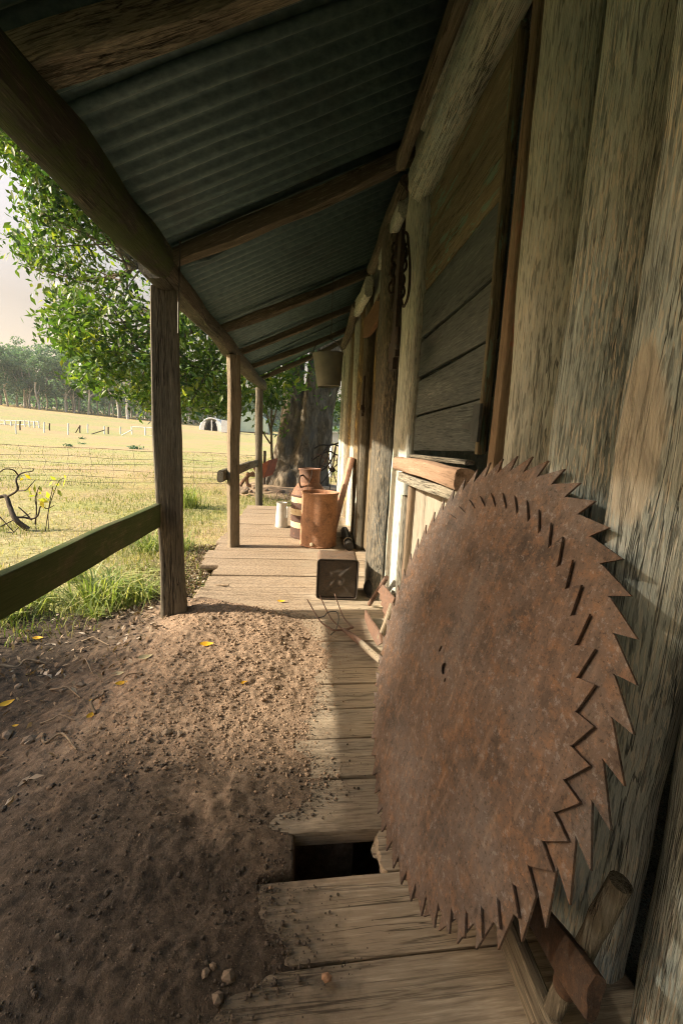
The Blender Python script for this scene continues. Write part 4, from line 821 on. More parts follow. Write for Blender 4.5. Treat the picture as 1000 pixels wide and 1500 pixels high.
# fallen leaves
def leafmesh(L, w, cup):
    n = 9; V = []; 
    for i in range(n):
        s = i/(n-1); ww = w*math.sin(math.pi*s**.8)*.5; z = cup*(4*(s-.5)**2)
        V += [(L*(s-.5), -ww, z+ww*.35), (L*(s-.5), 0, z), (L*(s-.5), ww, z+ww*.35)]
    F = []
    for i in range(n-1):
        a = i*3; F += [(a, a+3, a+4, a+1), (a+1, a+4, a+5, a+2)]
    return V, F
for px, py, L, rz, mat, lab in ((303, 944, .062, .1, M_yleaf, 'bright yellow fallen leaf on the sunlit soil heap'), (178, 1001, .045, .5, M_yleaf, 'yellow fallen leaf in the dark soil left of the heap'), (213, 963, .06, .6, M_pale, 'large pale fallen leaf on the dark soil'), (10, 1031, .055, 1.0, M_yleaf, 'yellow fallen leaf at the left edge of the ground'), (133, 1048, .04, 1.4, M_yleaf, 'small upright yellow leaf among the dark twigs'), (174, 987, .045, .4, M_pale, 'dull pale leaf above the yellow one'), (56, 935, .05, .1, M_yleaf, 'orange leaf in the grass litter'), (357, 1000, .03, .6, M_yleaf, 'tiny yellow leaf in the middle of the soil heap'), (412, 881, .05, .1, M_yleaf, 'yellow leaf on the boards before the tin'), (23, 1063, .02, .3, M_yleaf, 'tiny yellow fleck of leaf on the dark ground'), (135, 1026, .02, .3, M_yleaf, 'tiny yellow leaf scrap among stones')):
    p = on_z(px, py, .03)
    for _ in range(3): p = on_z(px, py, surf(p[0], p[1])+.006)
    v, f = leafmesh(L, L*.45, L*.12); o = obj('fallen_leaf', v, f, mat, None, Matrix.Translation(Vector(p.tolist())) @ Matrix.Rotation(rz, 4, 'Z') @ Matrix.Rotation(.25, 4, 'X'), 60); tag(o, lab, 'leaf', 'fallen leaves')
# twigs
for i, (a, b, r, lab) in enumerate((((62, 1074), (112, 1098), .005, 'pale bent twig near the lower left stones'), ((285, 867), (335, 857), .011, 'thick curved stick on the left edge of the boards'), ((328, 806), (345, 800), .008, 'pale stick at the foot of the second post'), ((0, 975), (70, 972), .007, 'long dark stick lying at the left edge'), ((140, 1045), (152, 1012), .005, 'thin twig beside the small yellow leaf'), ((152, 1012), (210, 985), .004, 'thin twig running up to the pale leaf'), ((75, 1010), (118, 1022), .004, 'short twig among the stones at left'), ((120, 940), (160, 945), .005, 'pale twig in the litter near the grass'), ((85, 800), (115, 808), .016, 'bleached stick lying in the grass beyond the rail'), ((60, 1060), (110, 1055), .003, 'fine twig above the bent one'), ((110, 960), (135, 985), .004, 'short twig below the tufts'))):
    def sp(q):
        p = on_z(*q, 0)
        for _ in range(3): p = on_z(*q, surf(p[0], p[1])+r)
        return p
    p, q = sp(a), sp(b); m = (p+q)/2+np.array([.0, .02, .012]); m1 = p*.7+q*.3+RNG.normal(size=3)*.012
    v, f = tube(smoothpath([p, m1, m, q], 4), np.linspace(r, r*.5, 13), 7, noise=.2, seed=i); tag(obj('twig', v, f, M_twig, smooth=60), lab, 'twig', 'twigs on the ground')

# ---------------------------------------------------------------- dead shrub at left edge
t = thing('dead_shrub', on_z(45, 775, -.12), 'gnarled leafless shrub with a few yellow leaves at the left edge', 'shrub')
SYD = float(on_z(45, 775, -.12)[1])
def sb(*p): return [on_y(x, y, SYD+dy) for x, y, dy in p]
br_ = [([(42, 775, 0), (24, 762, -.05), (16, 745, 0), (10, 728, .05), (0, 728, .05), (-25, 735, 0)], .045, .025), ([(10, 728, .05), (26, 718, 0), (24, 704, 0), (28, 696, .1), (36, 692, .1), (48, 690, .1), (49, 686, .1)], .02, .007), ([(28, 698, .1), (21, 689, .05), (8, 687, 0), (0, 692, 0), (-10, 700, 0)], .013, .008), ([(26, 719, 0), (38, 718, -.05), (45, 711, -.1), (52, 703, 0)], .011, .006), ([(20, 758, 0), (36, 758, 0), (47, 760, 0), (56, 755, 0), (60, 742, .05), (70, 745, .1), (80, 740, .1)], .02, .006), ([(52, 768, 0), (54, 745, 0), (52, 730, .0), (58, 712, 0)], .013, .006), ([(0, 772, 0), (20, 762, .1), (45, 752, .1)], .012, .006), ([(47, 762, 0), (38, 752, 0), (28, 743, 0)], .014, .009), ([(-20, 795, -.1), (5, 782, -.15), (30, 783, -.1), (50, 790, -.1)], .022, .016), ([(0, 757, -.1), (14, 772, -.1), (30, 790, -.1)], .009, .006), ([(0, 805, -.2), (15, 786, -.2), (28, 772, -.2)], .008, .005)]
for i, (pts, r0, r1) in enumerate(br_):
    P3 = smoothpath(sb(*pts), 4); v, f = tube(P3, np.linspace(r0, r1, len(P3))*.62, 7, noise=.25, seed=i); obj('branch', v, f, M_dead, t, smooth=60)
lp = np.array(sb(*[(x, y, RNG.uniform(-.1, .1)) for x, y in ((32, 702), (41, 698), (40, 719), (45, 722), (47, 726), (59, 722), (63, 732), (60, 716), (52, 716), (75, 708), (78, 700), (88, 722), (85, 710), (96, 698), (95, 707), (62, 738), (66, 735), (80, 720), (70, 725), (44, 717))]))
leafobj('leaf', lp, .10, M_ybush, RNG.uniform(.35, 1, len(lp)), t, seed=3, nbias=(0, -1.5, .3))
sapl = [([(54, 790, 0), (53, 760, 0), (55, 720, 0)], 0), ([(72, 780, 0), (71, 750, 0), (78, 712, 0)], 0), ([(66, 785, 0), (72, 745, 0), (85, 708, 0), (94, 700, 0)], 0)]
for pts, _ in sapl: v, f = tube(smoothpath(sb(*pts), 4), .004, 5); obj('stem', v, f, M_dead, t)

# ---------------------------------------------------------------- wire fence in the paddock
fn = thing('wire_fence', (-4, 7, -.15), 'low rusty wire mesh fence crossing the paddock', 'fence')
FA, FB = np.array([-9.5, 6.6]), np.array([-.9, 9.6])
def fpt(s, h): p = FA+(FB-FA)*s; return np.array([p[0], p[1], float(ground_z(np.array([p[0]]), np.array([p[1]]))[0])+h])
for i, h in enumerate((.72, .56, .44, .32, .2, .1)):
    P3 = [fpt(s, h+.014*math.sin(s*31+i*2)) for s in np.linspace(0, 1, 40)]; v, f = tube(P3, .0035, 5); obj('wire', v, f, M_wire, fn)
for k in range(26):
    s = k/25; P3 = [fpt(s+.004*math.sin(h*20+k*3), h) for h in (0., .15, .3, .45, .6, .73)]; v, f = tube(P3, .0025, 4); obj('stay', v, f, M_wire, fn)
for s in (0., 1.0):
    v, f = tube([fpt(s, -.1), fpt(s, .4), fpt(s, .82)], .012 if s == .5 else .03, 8); obj('stake', v, f, M_dead, fn)

# ---------------------------------------------------------------- big shade tree at the end of the verandah
tree = thing('shade_tree', (-.15, 9.8, -.1), 'old broadleaved tree with a fluted trunk and overhanging crown past the verandah', 'tree')
TB = ground_z(np.array([-.2]), np.array([9.8]))[0]
bm = bmesh.new()
def addm(vf):
    vs = [bm.verts.new(a) for a in vf[0]]
    for q in vf[1]: bm.faces.new([vs[i] for i in q])
Yt = 9.9
stems = [([(-.62, 0, TB-.3), (-.54, .0, TB+.4), (-.43, .05, 1.2), (-.34, .1, 2.2), (-.4, .0, 3.2), (-.9, -.4, 4.4)], [.42, .27, .225, .21, .2, .16]),
         ([(-.22, -.2, TB-.3), (-.14, -.12, TB+.4), (-.02, -.05, 1.0), (.12, 0, 2.0), (.2, 0, 3.0), (.2, .3, 4.6)], [.38, .27, .22, .20, .19, .16]),
         ([(.14, .05, TB-.3), (.22, .1, TB+.5), (.34, .1, 1.2), (.50, .12, 2.2), (.66, .1, 3.2), (1.2, .0, 4.6)], [.36, .26, .215, .20, .19, .14]),
         ([(-.85, -.12, TB-.2), (-.68, -.05, TB+.15), (-.55, 0, TB+.6)], [.22, .26, .15]), ([(.0, -.45, TB-.2), (-.08, -.3, TB+.15), (-.1, -.15, TB+.6)], [.2, .24, .15]), ([(-.45, -.4, TB-.2), (-.42, -.28, TB+.15), (-.36, -.1, TB+.7)], [.2, .24, .15])]
for pts, rd in stems:
    P3 = smoothpath(pts, 5); rr_ = np.interp(np.linspace(0, 1, len(P3)), np.linspace(0, 1, len(rd)), rd); addm(tube(P3+np.array([0, Yt, 0]), rr_, 16))
me = bpy.data.meshes.new('trunk'); bm.to_mesh(me); bm.free()
to = bpy.data.objects.new('tmp', me); COL.objects.link(to); rm = to.modifiers.new('r', 'REMESH'); rm.mode = 'VOXEL'; rm.voxel_size = .04; sm_ = to.modifiers.new('s', 'SMOOTH'); sm_.iterations = 3
dg = bpy.context.evaluated_depsgraph_get(); me2 = bpy.data.meshes.new_from_object(to.evaluated_get(dg)); bpy.data.objects.remove(to)
nv = len(me2.vertices); cc = np.zeros(nv*3); me2.vertices.foreach_get('co', cc); cc = cc.reshape(-1, 3); nn = np.zeros(nv*3); me2.vertices.foreach_get('normal', nn); nn = nn.reshape(-1, 3)
cc = cc+nn*(-.02+.11*fbm(cc*np.array([2.4, 2.4, .8]), 3)+.06*fbm(cc*np.array([7, 7, 2.0])+5, 3)+.02*fbm(cc*np.array([16, 16, 6])+5, 2))[:, None]; me2.vertices.foreach_set('co', cc.ravel()); me2.update()
me2.materials.append(M_bark); me2.shade_smooth(); me2.name = 'trunk'; link(bpy.data.objects.new('trunk', me2), None, tree)
brs = [[(-.9, 9.5, 4.3), (-2.0, 8.6, 4.0), (-2.7, 8.1, 3.7), (-3.0, 7.9, 3.5)], [(-.4, 9.7, 3.3), (-1.4, 8.9, 3.3), (-2.2, 8.4, 2.7), (-2.6, 8.2, 2.2)], [(.2, 10.1, 4.4), (.4, 9.2, 5.0), (.2, 8.0, 5.0), (-.4, 7.2, 4.2)], [(1.2, 9.9, 4.5), (2.0, 9.8, 5.2), (2.8, 9.6, 5.4)], [(.2, 10.2, 4.5), (.1, 11, 5.6), (-.6, 12, 6)], [(-.5, 9.8, 3.0), (-1.6, 9.6, 2.6), (-2.4, 9.5, 2.0), (-2.8, 9.4, 1.6)], [(-2.0, 8.6, 4.0), (-2.6, 8.3, 3.0), (-2.9, 8.0, 2.4)], [(-1.4, 8.9, 3.3), (-1.7, 8.3, 2.6), (-1.75, 8.0, 2.1)]]
for i, b in enumerate(brs):
    P3 = smoothpath(b, 5); v, f = tube(P3, np.linspace(.10 if i < 5 else .05, .015, len(P3)), 8, noise=.2, seed=i); obj('branch', v, f, M_bark, tree, smooth=60)
BR = np.vstack([smoothpath(b, 6) for b in brs])
# crown clumps: seen overhanging part plus the rest of the crown above
poly = [(-60, 120), (-20, 215), (25, 240), (48, 285), (30, 330), (15, 368), (35, 385), (75, 410), (78, 450), (68, 488), (95, 505), (108, 545), (125, 565), (165, 572), (190, 585), (232, 612), (280, 600), (320, 608), (350, 598), (392, 600), (420, 575), (440, 540), (440, 500), (300, 300), (150, 120), (40, 60)]
n = 3600; qx = RNG.uniform(-60, 440, n*4); qy = RNG.uniform(60, 612, n*4); k = inpoly(qx, qy, poly); qx, qy = qx[k], qy[k]; 
cl = []
for a, b in zip(qx, qy):
    Y = RNG.uniform(6.9, 10.2) if a > 180 else RNG.uniform(6.9, 9.0); p = on_y(a, b, Y)
    if p[2] < 6.8: cl.append(p)
cl = np.array(cl)
holes = fbm(cl*.9+3, 2); cl = cl[holes > -.22]
print('crown clumps', len(cl))
cl = cl[RNG.permutation(len(cl))[:1500]]
pts = []; tn = []
for c in cl:
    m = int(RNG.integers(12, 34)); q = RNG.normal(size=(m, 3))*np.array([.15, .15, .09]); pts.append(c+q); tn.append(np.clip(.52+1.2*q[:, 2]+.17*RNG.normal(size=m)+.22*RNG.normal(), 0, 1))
extra = RNG.normal(size=(420, 3)); extra /= np.linalg.norm(extra, axis=1)[:, None]; extra = extra*RNG.uniform(.65, 1, 420)[:, None]*np.array([4.2, 3.8, 2.6])+np.array([-.6, 10.2, 5.6])
extra = extra[(extra[:, 2] > 3.6)]
right = np.array([on_y(RNG.uniform(478, 512), RNG.uniform(545, 622), RNG.uniform(9.9, 10.8)) for _ in range(26)])
low = np.array([on_y(RNG.uniform(385, 470), RNG.uniform(535, 585), RNG.uniform(8.6, 9.3)) for _ in range(16)])
for c in np.vstack([extra, right]):
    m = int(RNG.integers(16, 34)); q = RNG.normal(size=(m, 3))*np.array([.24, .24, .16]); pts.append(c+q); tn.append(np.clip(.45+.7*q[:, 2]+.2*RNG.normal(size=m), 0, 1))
for c in low:
    m = 9; q = RNG.normal(size=(m, 3))*.12; pts.append(c+q); tn.append(np.clip(.6+.2*RNG.normal(size=m), 0, 1))
pts = np.vstack(pts); tn = np.concatenate(tn)
tw = []
for c in cl[::13]:
    b = BR[np.argsort(((BR-c)**2).sum(1))[RNG.integers(0, 14)]]; mdl = (b+c)/2+RNG.normal(size=3)*.15; P3 = smoothpath([b, mdl, c], 4); tw.append(tube(P3, np.linspace(.022, .006, len(P3)), 5))
v, f = join(tw); two = obj('twigs', v, f, M_bark, tree, smooth=60); two['kind'] = 'stuff'
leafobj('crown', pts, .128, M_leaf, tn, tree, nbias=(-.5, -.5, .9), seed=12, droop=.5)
# saplings at its foot
t = thing('sapling', (-.75, 8.6, -.15), 'slender many stemmed sapling in front of the big trunk', 'sapling')
ys = 8.6
for i, pt in enumerate((((402, 690), (398, 660), (398, 600), (402, 550)), ((398, 640), (390, 600), (386, 560)), ((398, 625), (408, 590), (414, 565)), ((396, 650), (388, 638), (383, 628)))):
    P3 = smoothpath([on_y(x, y, ys) for x, y in pt], 4); v, f = tube(P3, np.linspace(.035 if i == 0 else .018, .01, len(P3)), 7, noise=.15); obj('stem', v, f, M_bark, t, smooth=60)
c = np.array([on_y(RNG.uniform(370, 425), RNG.uniform(545, 640) if RNG.uniform() < .3 else RNG.uniform(545, 600), ys+RNG.uniform(-.4, .4)) for _ in range(300)]); leafobj('foliage', c, .12, M_leaf, RNG.uniform(.2, .9, 300), t, seed=14, droop=.6)
# earth and roots at the foot
v = []
gx2, gy2 = np.meshgrid(np.linspace(-2.2, 1.6, 70), np.linspace(7.0, 11.4, 70)); dd = np.hypot((gx2+.2)/1.5, (gy2-9.6)/1.9)
gz2 = ground_z(gx2, gy2)+.09*(1-sstep(.35, 1.0, dd))-.05*sstep(.9, 1.1, dd)+.03*fbm(np.stack([gx2*5, gy2*5, 0*gx2], -1), 3)
idx = np.arange(70*70).reshape(70, 70); q = np.stack([idx[:-1, :-1], idx[:-1, 1:], idx[1:, 1:], idx[1:, :-1]], -1).reshape(-1, 4)
M_root = plain('root_earth', (.36, .27, .17), (.14, .10, .065), 9, .95, 0, .8)
tag(obj('bare_ground', np.stack([gx2, gy2, gz2], -1).reshape(-1, 3), q, M_root, smooth=180), 'bare earth around the big tree', None, kind='structure')
for i in range(26):
    a = RNG.uniform(-2.9, -.2); r0 = RNG.uniform(.9, 1.7); p = np.array([-.2+r0*math.cos(a)*.95, 9.7+r0*math.sin(a)*1.1]); r = RNG.uniform(.03, .09)
    v, f = rock(1, 40+i % 5, 2, .6); z = ground_z(p[:1], p[1:2])[0]+.07
    tag(obj('stone', v, f, M_stone, None, Matrix.Translation((p[0], p[1], z)) @ Matrix.Rotation(i, 4, 'Z') @ Matrix.Scale(r, 4), 180), 'rounded stone on bare earth at the foot of the big tree', 'stone', 'stones at the foot of the tree')

# ---------------------------------------------------------------- rusty relics past the verandah
t = thing('wheelbarrow', (-1.2, 8.0, -.12), 'rust red iron barrow with bent legs behind the far post', 'barrow')
yb = 7.9
A = [on_y(x, y, yb) for x, y in ((371, 686), (394, 674), (391, 688), (386, 700), (374, 693))]; B = [a+np.array([.12, .55, 0.02]) for a in A]; n = 5
v = np.vstack([A, B]); f = [tuple(range(n))[::-1], tuple(range(n, 2*n))]+[(i, (i+1) % n, n+(i+1) % n, n+i) for i in range(n)]; obj('tub', v, f, M_barrow, t, smooth=0)
for pt in (((364, 692), (362, 700), (363, 710), (368, 712)), ((372, 692), (364, 697), (356, 705), (352, 712)), ((362, 695), (372, 696), (384, 694))):
    P3 = smoothpath([on_y(x, y, yb) for x, y in pt], 4); v, f = tube(P3, .03, 8); obj('leg', v, f, M_can, t)
t = thing('hay_rake', (.35, 8.2, -.1), 'rusty old hay rake wheel and curved tines beyond the milk can', 'hay rake')
yr = 8.3; c = on_y(487, 688, yr); r = .48
v, f = tube([c+np.array([r*.55*math.sin(a), .25*math.sin(a), r*math.cos(a)]) for a in np.linspace(0, 2*math.pi, 33)], .014, 8, cap=False); obj('wheel_rim', v, f, M_iron, t)
for k in range(8):
    a = k*math.pi/4+.2; v, f = tube([c, c+np.array([r*.55*math.sin(a), .25*math.sin(a), r*math.cos(a)])], .009, 6); obj('spoke', v, f, M_iron, t)
v, f = lathe([(.0, -.05), (.05, -.05), (.05, .05), (.0, .05)], 14); obj('hub', v, f, M_iron, t, Matrix.Translation(Vector(c.tolist())) @ Matrix.Rotation(R(90), 4, 'X'))
for pt in (((460, 657), (470, 652), (485, 652), (500, 648), (520, 650)), ((457, 674), (470, 666), (482, 661), (492, 666), (504, 668)), ((465, 693), (475, 678), (482, 665)), ((470, 690), (480, 682), (488, 668), (492, 652)), ((463, 664), (476, 672), (484, 690)), ((492, 650), (490, 668), (486, 690)), ((496, 690), (494, 672), (503, 656))):
    P3 = smoothpath([on_y(x, y, yr-.1) for x, y in pt], 4); v, f = tube(P3, .014, 7, noise=.2); obj('tine', v, f, M_tool if len(pt) < 4 else M_iron, t)
# grey panel on a post, hay bale
t = thing('post_box', on_y(485, 690, 13.), 'weathered grey box on a white post beyond the tree', 'box')
a, b = on_y(480.5, 648, 13.), on_y(496, 634, 13.); v, f = box(0, b[0]-a[0], 0, .35, 0, b[2]-a[2]); obj('box_body', v, f, M_greypanel, t, Matrix.Translation(Vector(a.tolist())), 0)
v, f = box(-.02, b[0]-a[0]+.02, -.02, .37, 0, .03); obj('lid', v, f, M_white, t, Matrix.Translation(Vector((a[0], a[1], b[2]))), 0)
p = on_y(486, 660, 13.); v, f = tube([(p[0], 13.15, a[2]), (p[0]-.01, 13.15, a[2]-.6), (p[0]-.02, 13.15, -.25)], .045, 8); obj('post', v, f, M_white, t)
a, b = on_y(452, 651, 24.), on_y(480, 628, 24.); v, f = timber(b[0]-a[0], b[2]-a[2], 1.2, seed=4, wob=.03, rough=.03, e=.15)
m_ = Matrix(((0, 0, 1, a[0]), (0, 1, 0, 24.), (-1, 0, 0, (a[2]+b[2])/2), (0, 0, 0, 1))); tag(obj('hay_bale', v, f, M_hay, None, m_, 40), 'yellow hay bale in the field right of the trunk', 'bale')

# ---------------------------------------------------------------- far sheds and white fences
YS = on_ground(309, 631)[1]; YT = on_ground(368, 634)[1]; print('sheds', YS, YT)
t = thing('tunnel_shed', on_y(312, 632, YS), 'white tunnel shed with a dark open end beyond the paddock', 'shed')
g0 = on_y(310, 630, YS); zb = g0[2]-.3
xc = on_y(309, 630, YS)[0]; hw = (on_y(325, 630, YS)[0]-on_y(293.5, 630, YS)[0])/2; hh_ = on_y(309, 613, YS)[2]-zb
ar = np.linspace(0, math.pi, 17)
outer = [(xc+hw*math.cos(a), zb+hh_*math.sin(a)**.8) for a in ar]
V = [(x, YS+d, z) for d in (0, 9) for x, z in outer]; n = 17; obj('shell', V, [(i, i+1, n+i+1, n+i) for i in range(n-1)], M_white, t, smooth=60).modifiers.new('t', 'SOLIDIFY').thickness = .15
for s0, s1 in ((0, 5), (12, 16)):
    pl = [outer[i] for i in range(s0, s1+1)]; pl = pl+[(xc+(x-xc)*.62, z if abs(x-xc) > hw*.7 else z-.4) for x, z in pl[::-1]]
    V = [(x, YS-.1, z) for x, z in pl]+[(x, YS+.05, z) for x, z in pl]; n2 = len(pl); obj('end_panel', V, [tuple(range(n2)), tuple(range(n2, 2*n2))[::-1]]+[(i, (i+1) % n2, n2+(i+1) % n2, n2+i) for i in range(n2)], M_white, t, smooth=0)
v, f = box(xc-hw*.9, xc+hw*.9, YS+4, YS+4.2, zb, zb+hh_*.85); obj('shade_backing', v, f, M_dark, t)  # near-black sheet standing in for the shade inside the shed
v, f = box(xc+hw*.05, xc+hw*.15, YS-.25, YS-.15, zb, zb+hh_*.9); obj('prop', v, f, M_white, t)
a, b = on_y(324, 630, (YS-2)), on_y(333, 616, (YS-2)); v, f = box(a[0], b[0], YS-2, YS, a[2]-.3, b[2]); tag(obj('water_tank', v, f, M_white, smooth=0), 'white tank end beside the tunnel shed', 'tank')
t = thing('green_tunnel', on_y(368, 632, YT), 'pale green sheeted tunnel behind the far verandah post', 'shed')
x0, x1 = on_y(345, 632, YT)[0], on_y(396, 632, YT)[0]; zb = on_y(368, 634, YT)[2]-.2; hh_ = on_y(350, 602, YT)[2]-zb; hw = (x1-x0)/2; xc = (x0+x1)/2-.6
V = [(xc+hw*1.1*math.cos(a), YT+d, zb+hh_*math.sin(a)**.7) for d in (0, 7) for a in ar]; obj('cover', V, [(i, i+1, n+i+1, n+i) for i in range(n-1)]+[tuple(range(n))[::-1], tuple(range(n, 2*n))], M_tarp, t, smooth=50)
a, b = on_y(344, 634, YT), on_y(398, 631, YT); v, f = box(xc-hw*1.1, xc+hw*1.1, YT-.4, YT-.1, zb-.2, zb+.35); obj('skirt', v, f, M_dead, t)
# paddock fences: distance ~48 m
YF = 0.
def fp(px, py, Y=YF): return on_y(px, py, Y)
def gz(p): return float(ground_z(np.array([p[0]]), np.array([p[1]]))[0])
def fence(name, lab, xs, top, base, rails, Y, mat, rr_=.05):
    q = on_ground(xs[len(xs)//2], (base[0]+base[1])/2); Y = q[1]; t = thing(name, fp(xs[0], base[0], Y), lab, 'fence')
    pts = []; rr_ = Y*.0014
    for i, x in enumerate(xs):
        s = (x-xs[0])/(xs[-1]-xs[0]); yt, yb = top[0]+(top[1]-top[0])*s, base[0]+(base[1]-base[0])*s
        a, b = fp(x, yb+1, Y), fp(x, yt, Y); v, f = tube([(a[0], Y, a[2]-.3), (a[0], Y, b[2])], rr_, 6); obj('post', v, f, mat, t); pts.append((a, b))
    for r in rails:
        P3 = [a+(b-a)*r for a, b in pts]; v, f = tube(P3, rr_*.7, 6); obj('rail', v, f, mat, t)
fence('white_fence', 'white railed yard fence at the left of the paddock', [-30, -10, 8, 17, 37, 44, 51, 57.5], (614, 617), (624, 627), (.95, .45), 58., M_white, .06)
fence('white_gate', 'white pipe gate and panels near the first post', [193.5, 213, 232, 250], (624.5, 627), (638, 640), (.95, .1), 48., M_white, .05)
for x, yt, yb, m_, lab in ((24, 616, 635, 0, 'leftmost white picket of the far paddock line'), (65.5, 618, 634, 0, 'white picket right of the railed yard fence'), (100.5, 620, 637, 0, 'tallest white picket in the middle of the paddock'), (129, 621, 634, 0, 'white picket left of the slanting pole'), (153.5, 624, 636, 0, 'white picket at the slanting pole'), (177, 625, 636, 0, 'thin white picket left of the gate'), (30, 617, 630, 1, 'dark picket at the left end of the paddock'), (73, 620, 631, 1, 'dark picket behind the white ones'), (117.5, 623, 634, 1, 'dark stake with a brace'), (159, 625, 636, 1, 'thick brown post left of the gate')):
    YF = on_ground(x, yb)[1]; a, b = fp(x, yb+1, YF), fp(x, yt, YF); v, f = tube([(a[0], YF, a[2]-.2), (a[0], YF, (a[2]+b[2])/2), (b[0], YF, b[2])], YF*.0014, 7, noise=.05); tag(obj('fence_picket', v, f, M_white if not m_ else M_dead), lab, 'picket', 'pickets across the paddock')
for a, b, m_, lab in (((134, 636), (153, 630), M_dead, 'long dark pole slanting from a white picket'), ((111, 634), (117, 624), M_dead, 'short dark brace leaning on a stake'), ((178, 638), (193, 630), M_white, 'white brace pole leaning on the gate')):
    YF = on_ground(*a)[1]; p, q = fp(*a, YF), fp(*b, YF); v, f = tube([p, (p+q)/2, q], YF*.0011, 7); tag(obj('brace_pole', v, f, m_), lab, 'pole')

# ---------------------------------------------------------------- gum trees of the far wood
def gum(seed, h, lab, dead=False):
    rg = np.random.default_rng(seed); t = thing('gum_tree', (0, 0, 0), lab, 'tree', 'gum trees along the far wood')
    parts = []; tips = []
    x, y = 0., 0.; base = [(0, 0, -.8)]
    for k in range(1, 6): base.append((base[-1][0]+rg.normal()*.25, base[-1][1]+rg.normal()*.2, h*.13*k))
    parts.append(tube(smoothpath(base, 3), np.linspace(.27, .13, 16), 7)); top = np.array(base[-1])
    for k in range(5 if not dead else 6):
        b0 = np.array(base[int(rg.integers(2, 6))], float); a = rg.uniform(0, 6.28); L = h*rg.uniform(.2, .38); e = b0+np.array([math.cos(a)*L*.5, math.sin(a)*L*.5, L*.85]); mid = (b0+e)/2+np.array([math.cos(a), math.sin(a), -.4])*L*.12
        P3 = smoothpath([b0, mid, e], 4); parts.append(tube(P3, np.linspace(.13, .05, len(P3)), 6)); tips += [e, (e+mid)/2]
    tips.append(top+np.array([0, 0, h*.2]))
    v, f = join(parts); obj('trunk', v, f, M_gumtrunk, t, smooth=60)
    if not dead:
        pts = []; tn = []
        cls = list(tips)+[top+rg.normal(size=3)*np.array([h*.16, h*.16, h*.12])+np.array([0, 0, h*.1]) for _ in range(9)]+[np.array([rg.normal()*h*.14, rg.normal()*h*.14, h*rg.uniform(.28, .5)]) for _ in range(2)]
        for c in cls:
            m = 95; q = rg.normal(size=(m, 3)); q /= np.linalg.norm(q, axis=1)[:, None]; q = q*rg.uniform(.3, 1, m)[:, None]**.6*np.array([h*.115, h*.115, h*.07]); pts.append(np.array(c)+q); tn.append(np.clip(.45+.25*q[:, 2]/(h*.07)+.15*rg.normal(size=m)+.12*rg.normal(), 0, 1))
        leafobj('crown', np.vstack(pts), h*.036, M_gum, np.concatenate(tn), t, seed=seed, aspect=.6, nbias=(0, -.3, .5))
    return t
labs = ['tall gum with a bare pale trunk in the far wood', 'spreading gum with forked pale limbs in the far wood', 'dense rounded gum in the far wood', 'thin leaning gum in the far wood', 'short bushy gum at the edge of the far wood']
protos = [gum(200+i, h, labs[i]) for i, h in enumerate((19, 16.5, 15, 17, 11))]
deadp = gum(231, 13, 'bare dead white gum standing in front of the far wood', True)
def place(o, px, Y, sc, rz, first=False, lab=None):
    p = on_y(px, 620, Y); x = p[0]; z = float(ground_z(np.array([x]), np.array([Y]))[0]); m = Matrix.Translation((x, Y, z)) @ Matrix.Rotation(random.uniform(-.09, .09), 4, 'Y') @ Matrix.Rotation(rz, 4, 'Z') @ Matrix.Diagonal((sc*random.uniform(.85, 1.2), sc, sc*random.uniform(.9, 1.1), 1))
    if first: o.matrix_basis = m; return o
    return dup(o, mat4=m)
spots = []
for px in np.concatenate([np.arange(-60, 240, 11.5), np.arange(240, 345, 13), np.arange(345, 560, 20)]):
    for row in range(2):
        spots.append((px+random.uniform(-9, 9), (104 if px < 345 else 130)+row*16+random.uniform(-9, 10)+max(0, px-150)*.08))
random.shuffle(spots)
for i, (px, Y) in enumerate(spots):
    k = i % 5; sc = random.uniform(.75, 1.02)*(1.0 if px < 100 else .84 if px > 190 else .92); place(protos[k], px, Y, sc, random.uniform(0, 6.28), first=i < 5)
place(deadp, 188, 92, .9, .6, True)
# wood behind reads as one mass
N = 48000; wx = RNG.uniform(-260, 150, N); wy = 140+RNG.uniform(0, 60, N)+.10*np.abs(wx); wz = ground_z(wx, wy); th = 11+5*fbm(np.stack([wx*.07, wy*.07, 0*wx], -1), 3); q = np.stack([wx, wy, wz+th*RNG.uniform(.02, 1, N)**.7], 1)
tag(leafobj('far_wood', q, 1.7, M_gum, np.clip(.12+.3*RNG.normal(size=N)*.6, 0, 1), seed=99, aspect=.65), 'dense dim wood behind the front gum trees', 'wood', kind='stuff')
N = 9000; wx = RNG.uniform(-140, 90, N); wy = 118+RNG.uniform(0, 20, N)+.06*np.abs(wx); q = np.stack([wx, wy, ground_z(wx, wy)+RNG.uniform(0, 3.2, N)**1.0], 1)
tag(leafobj('undergrowth', q, .9, M_gum, np.clip(.5+.25*RNG.normal(size=N), 0, 1), seed=98, aspect=.7), 'low scrub under the far gum trees', 'undergrowth', kind='stuff')

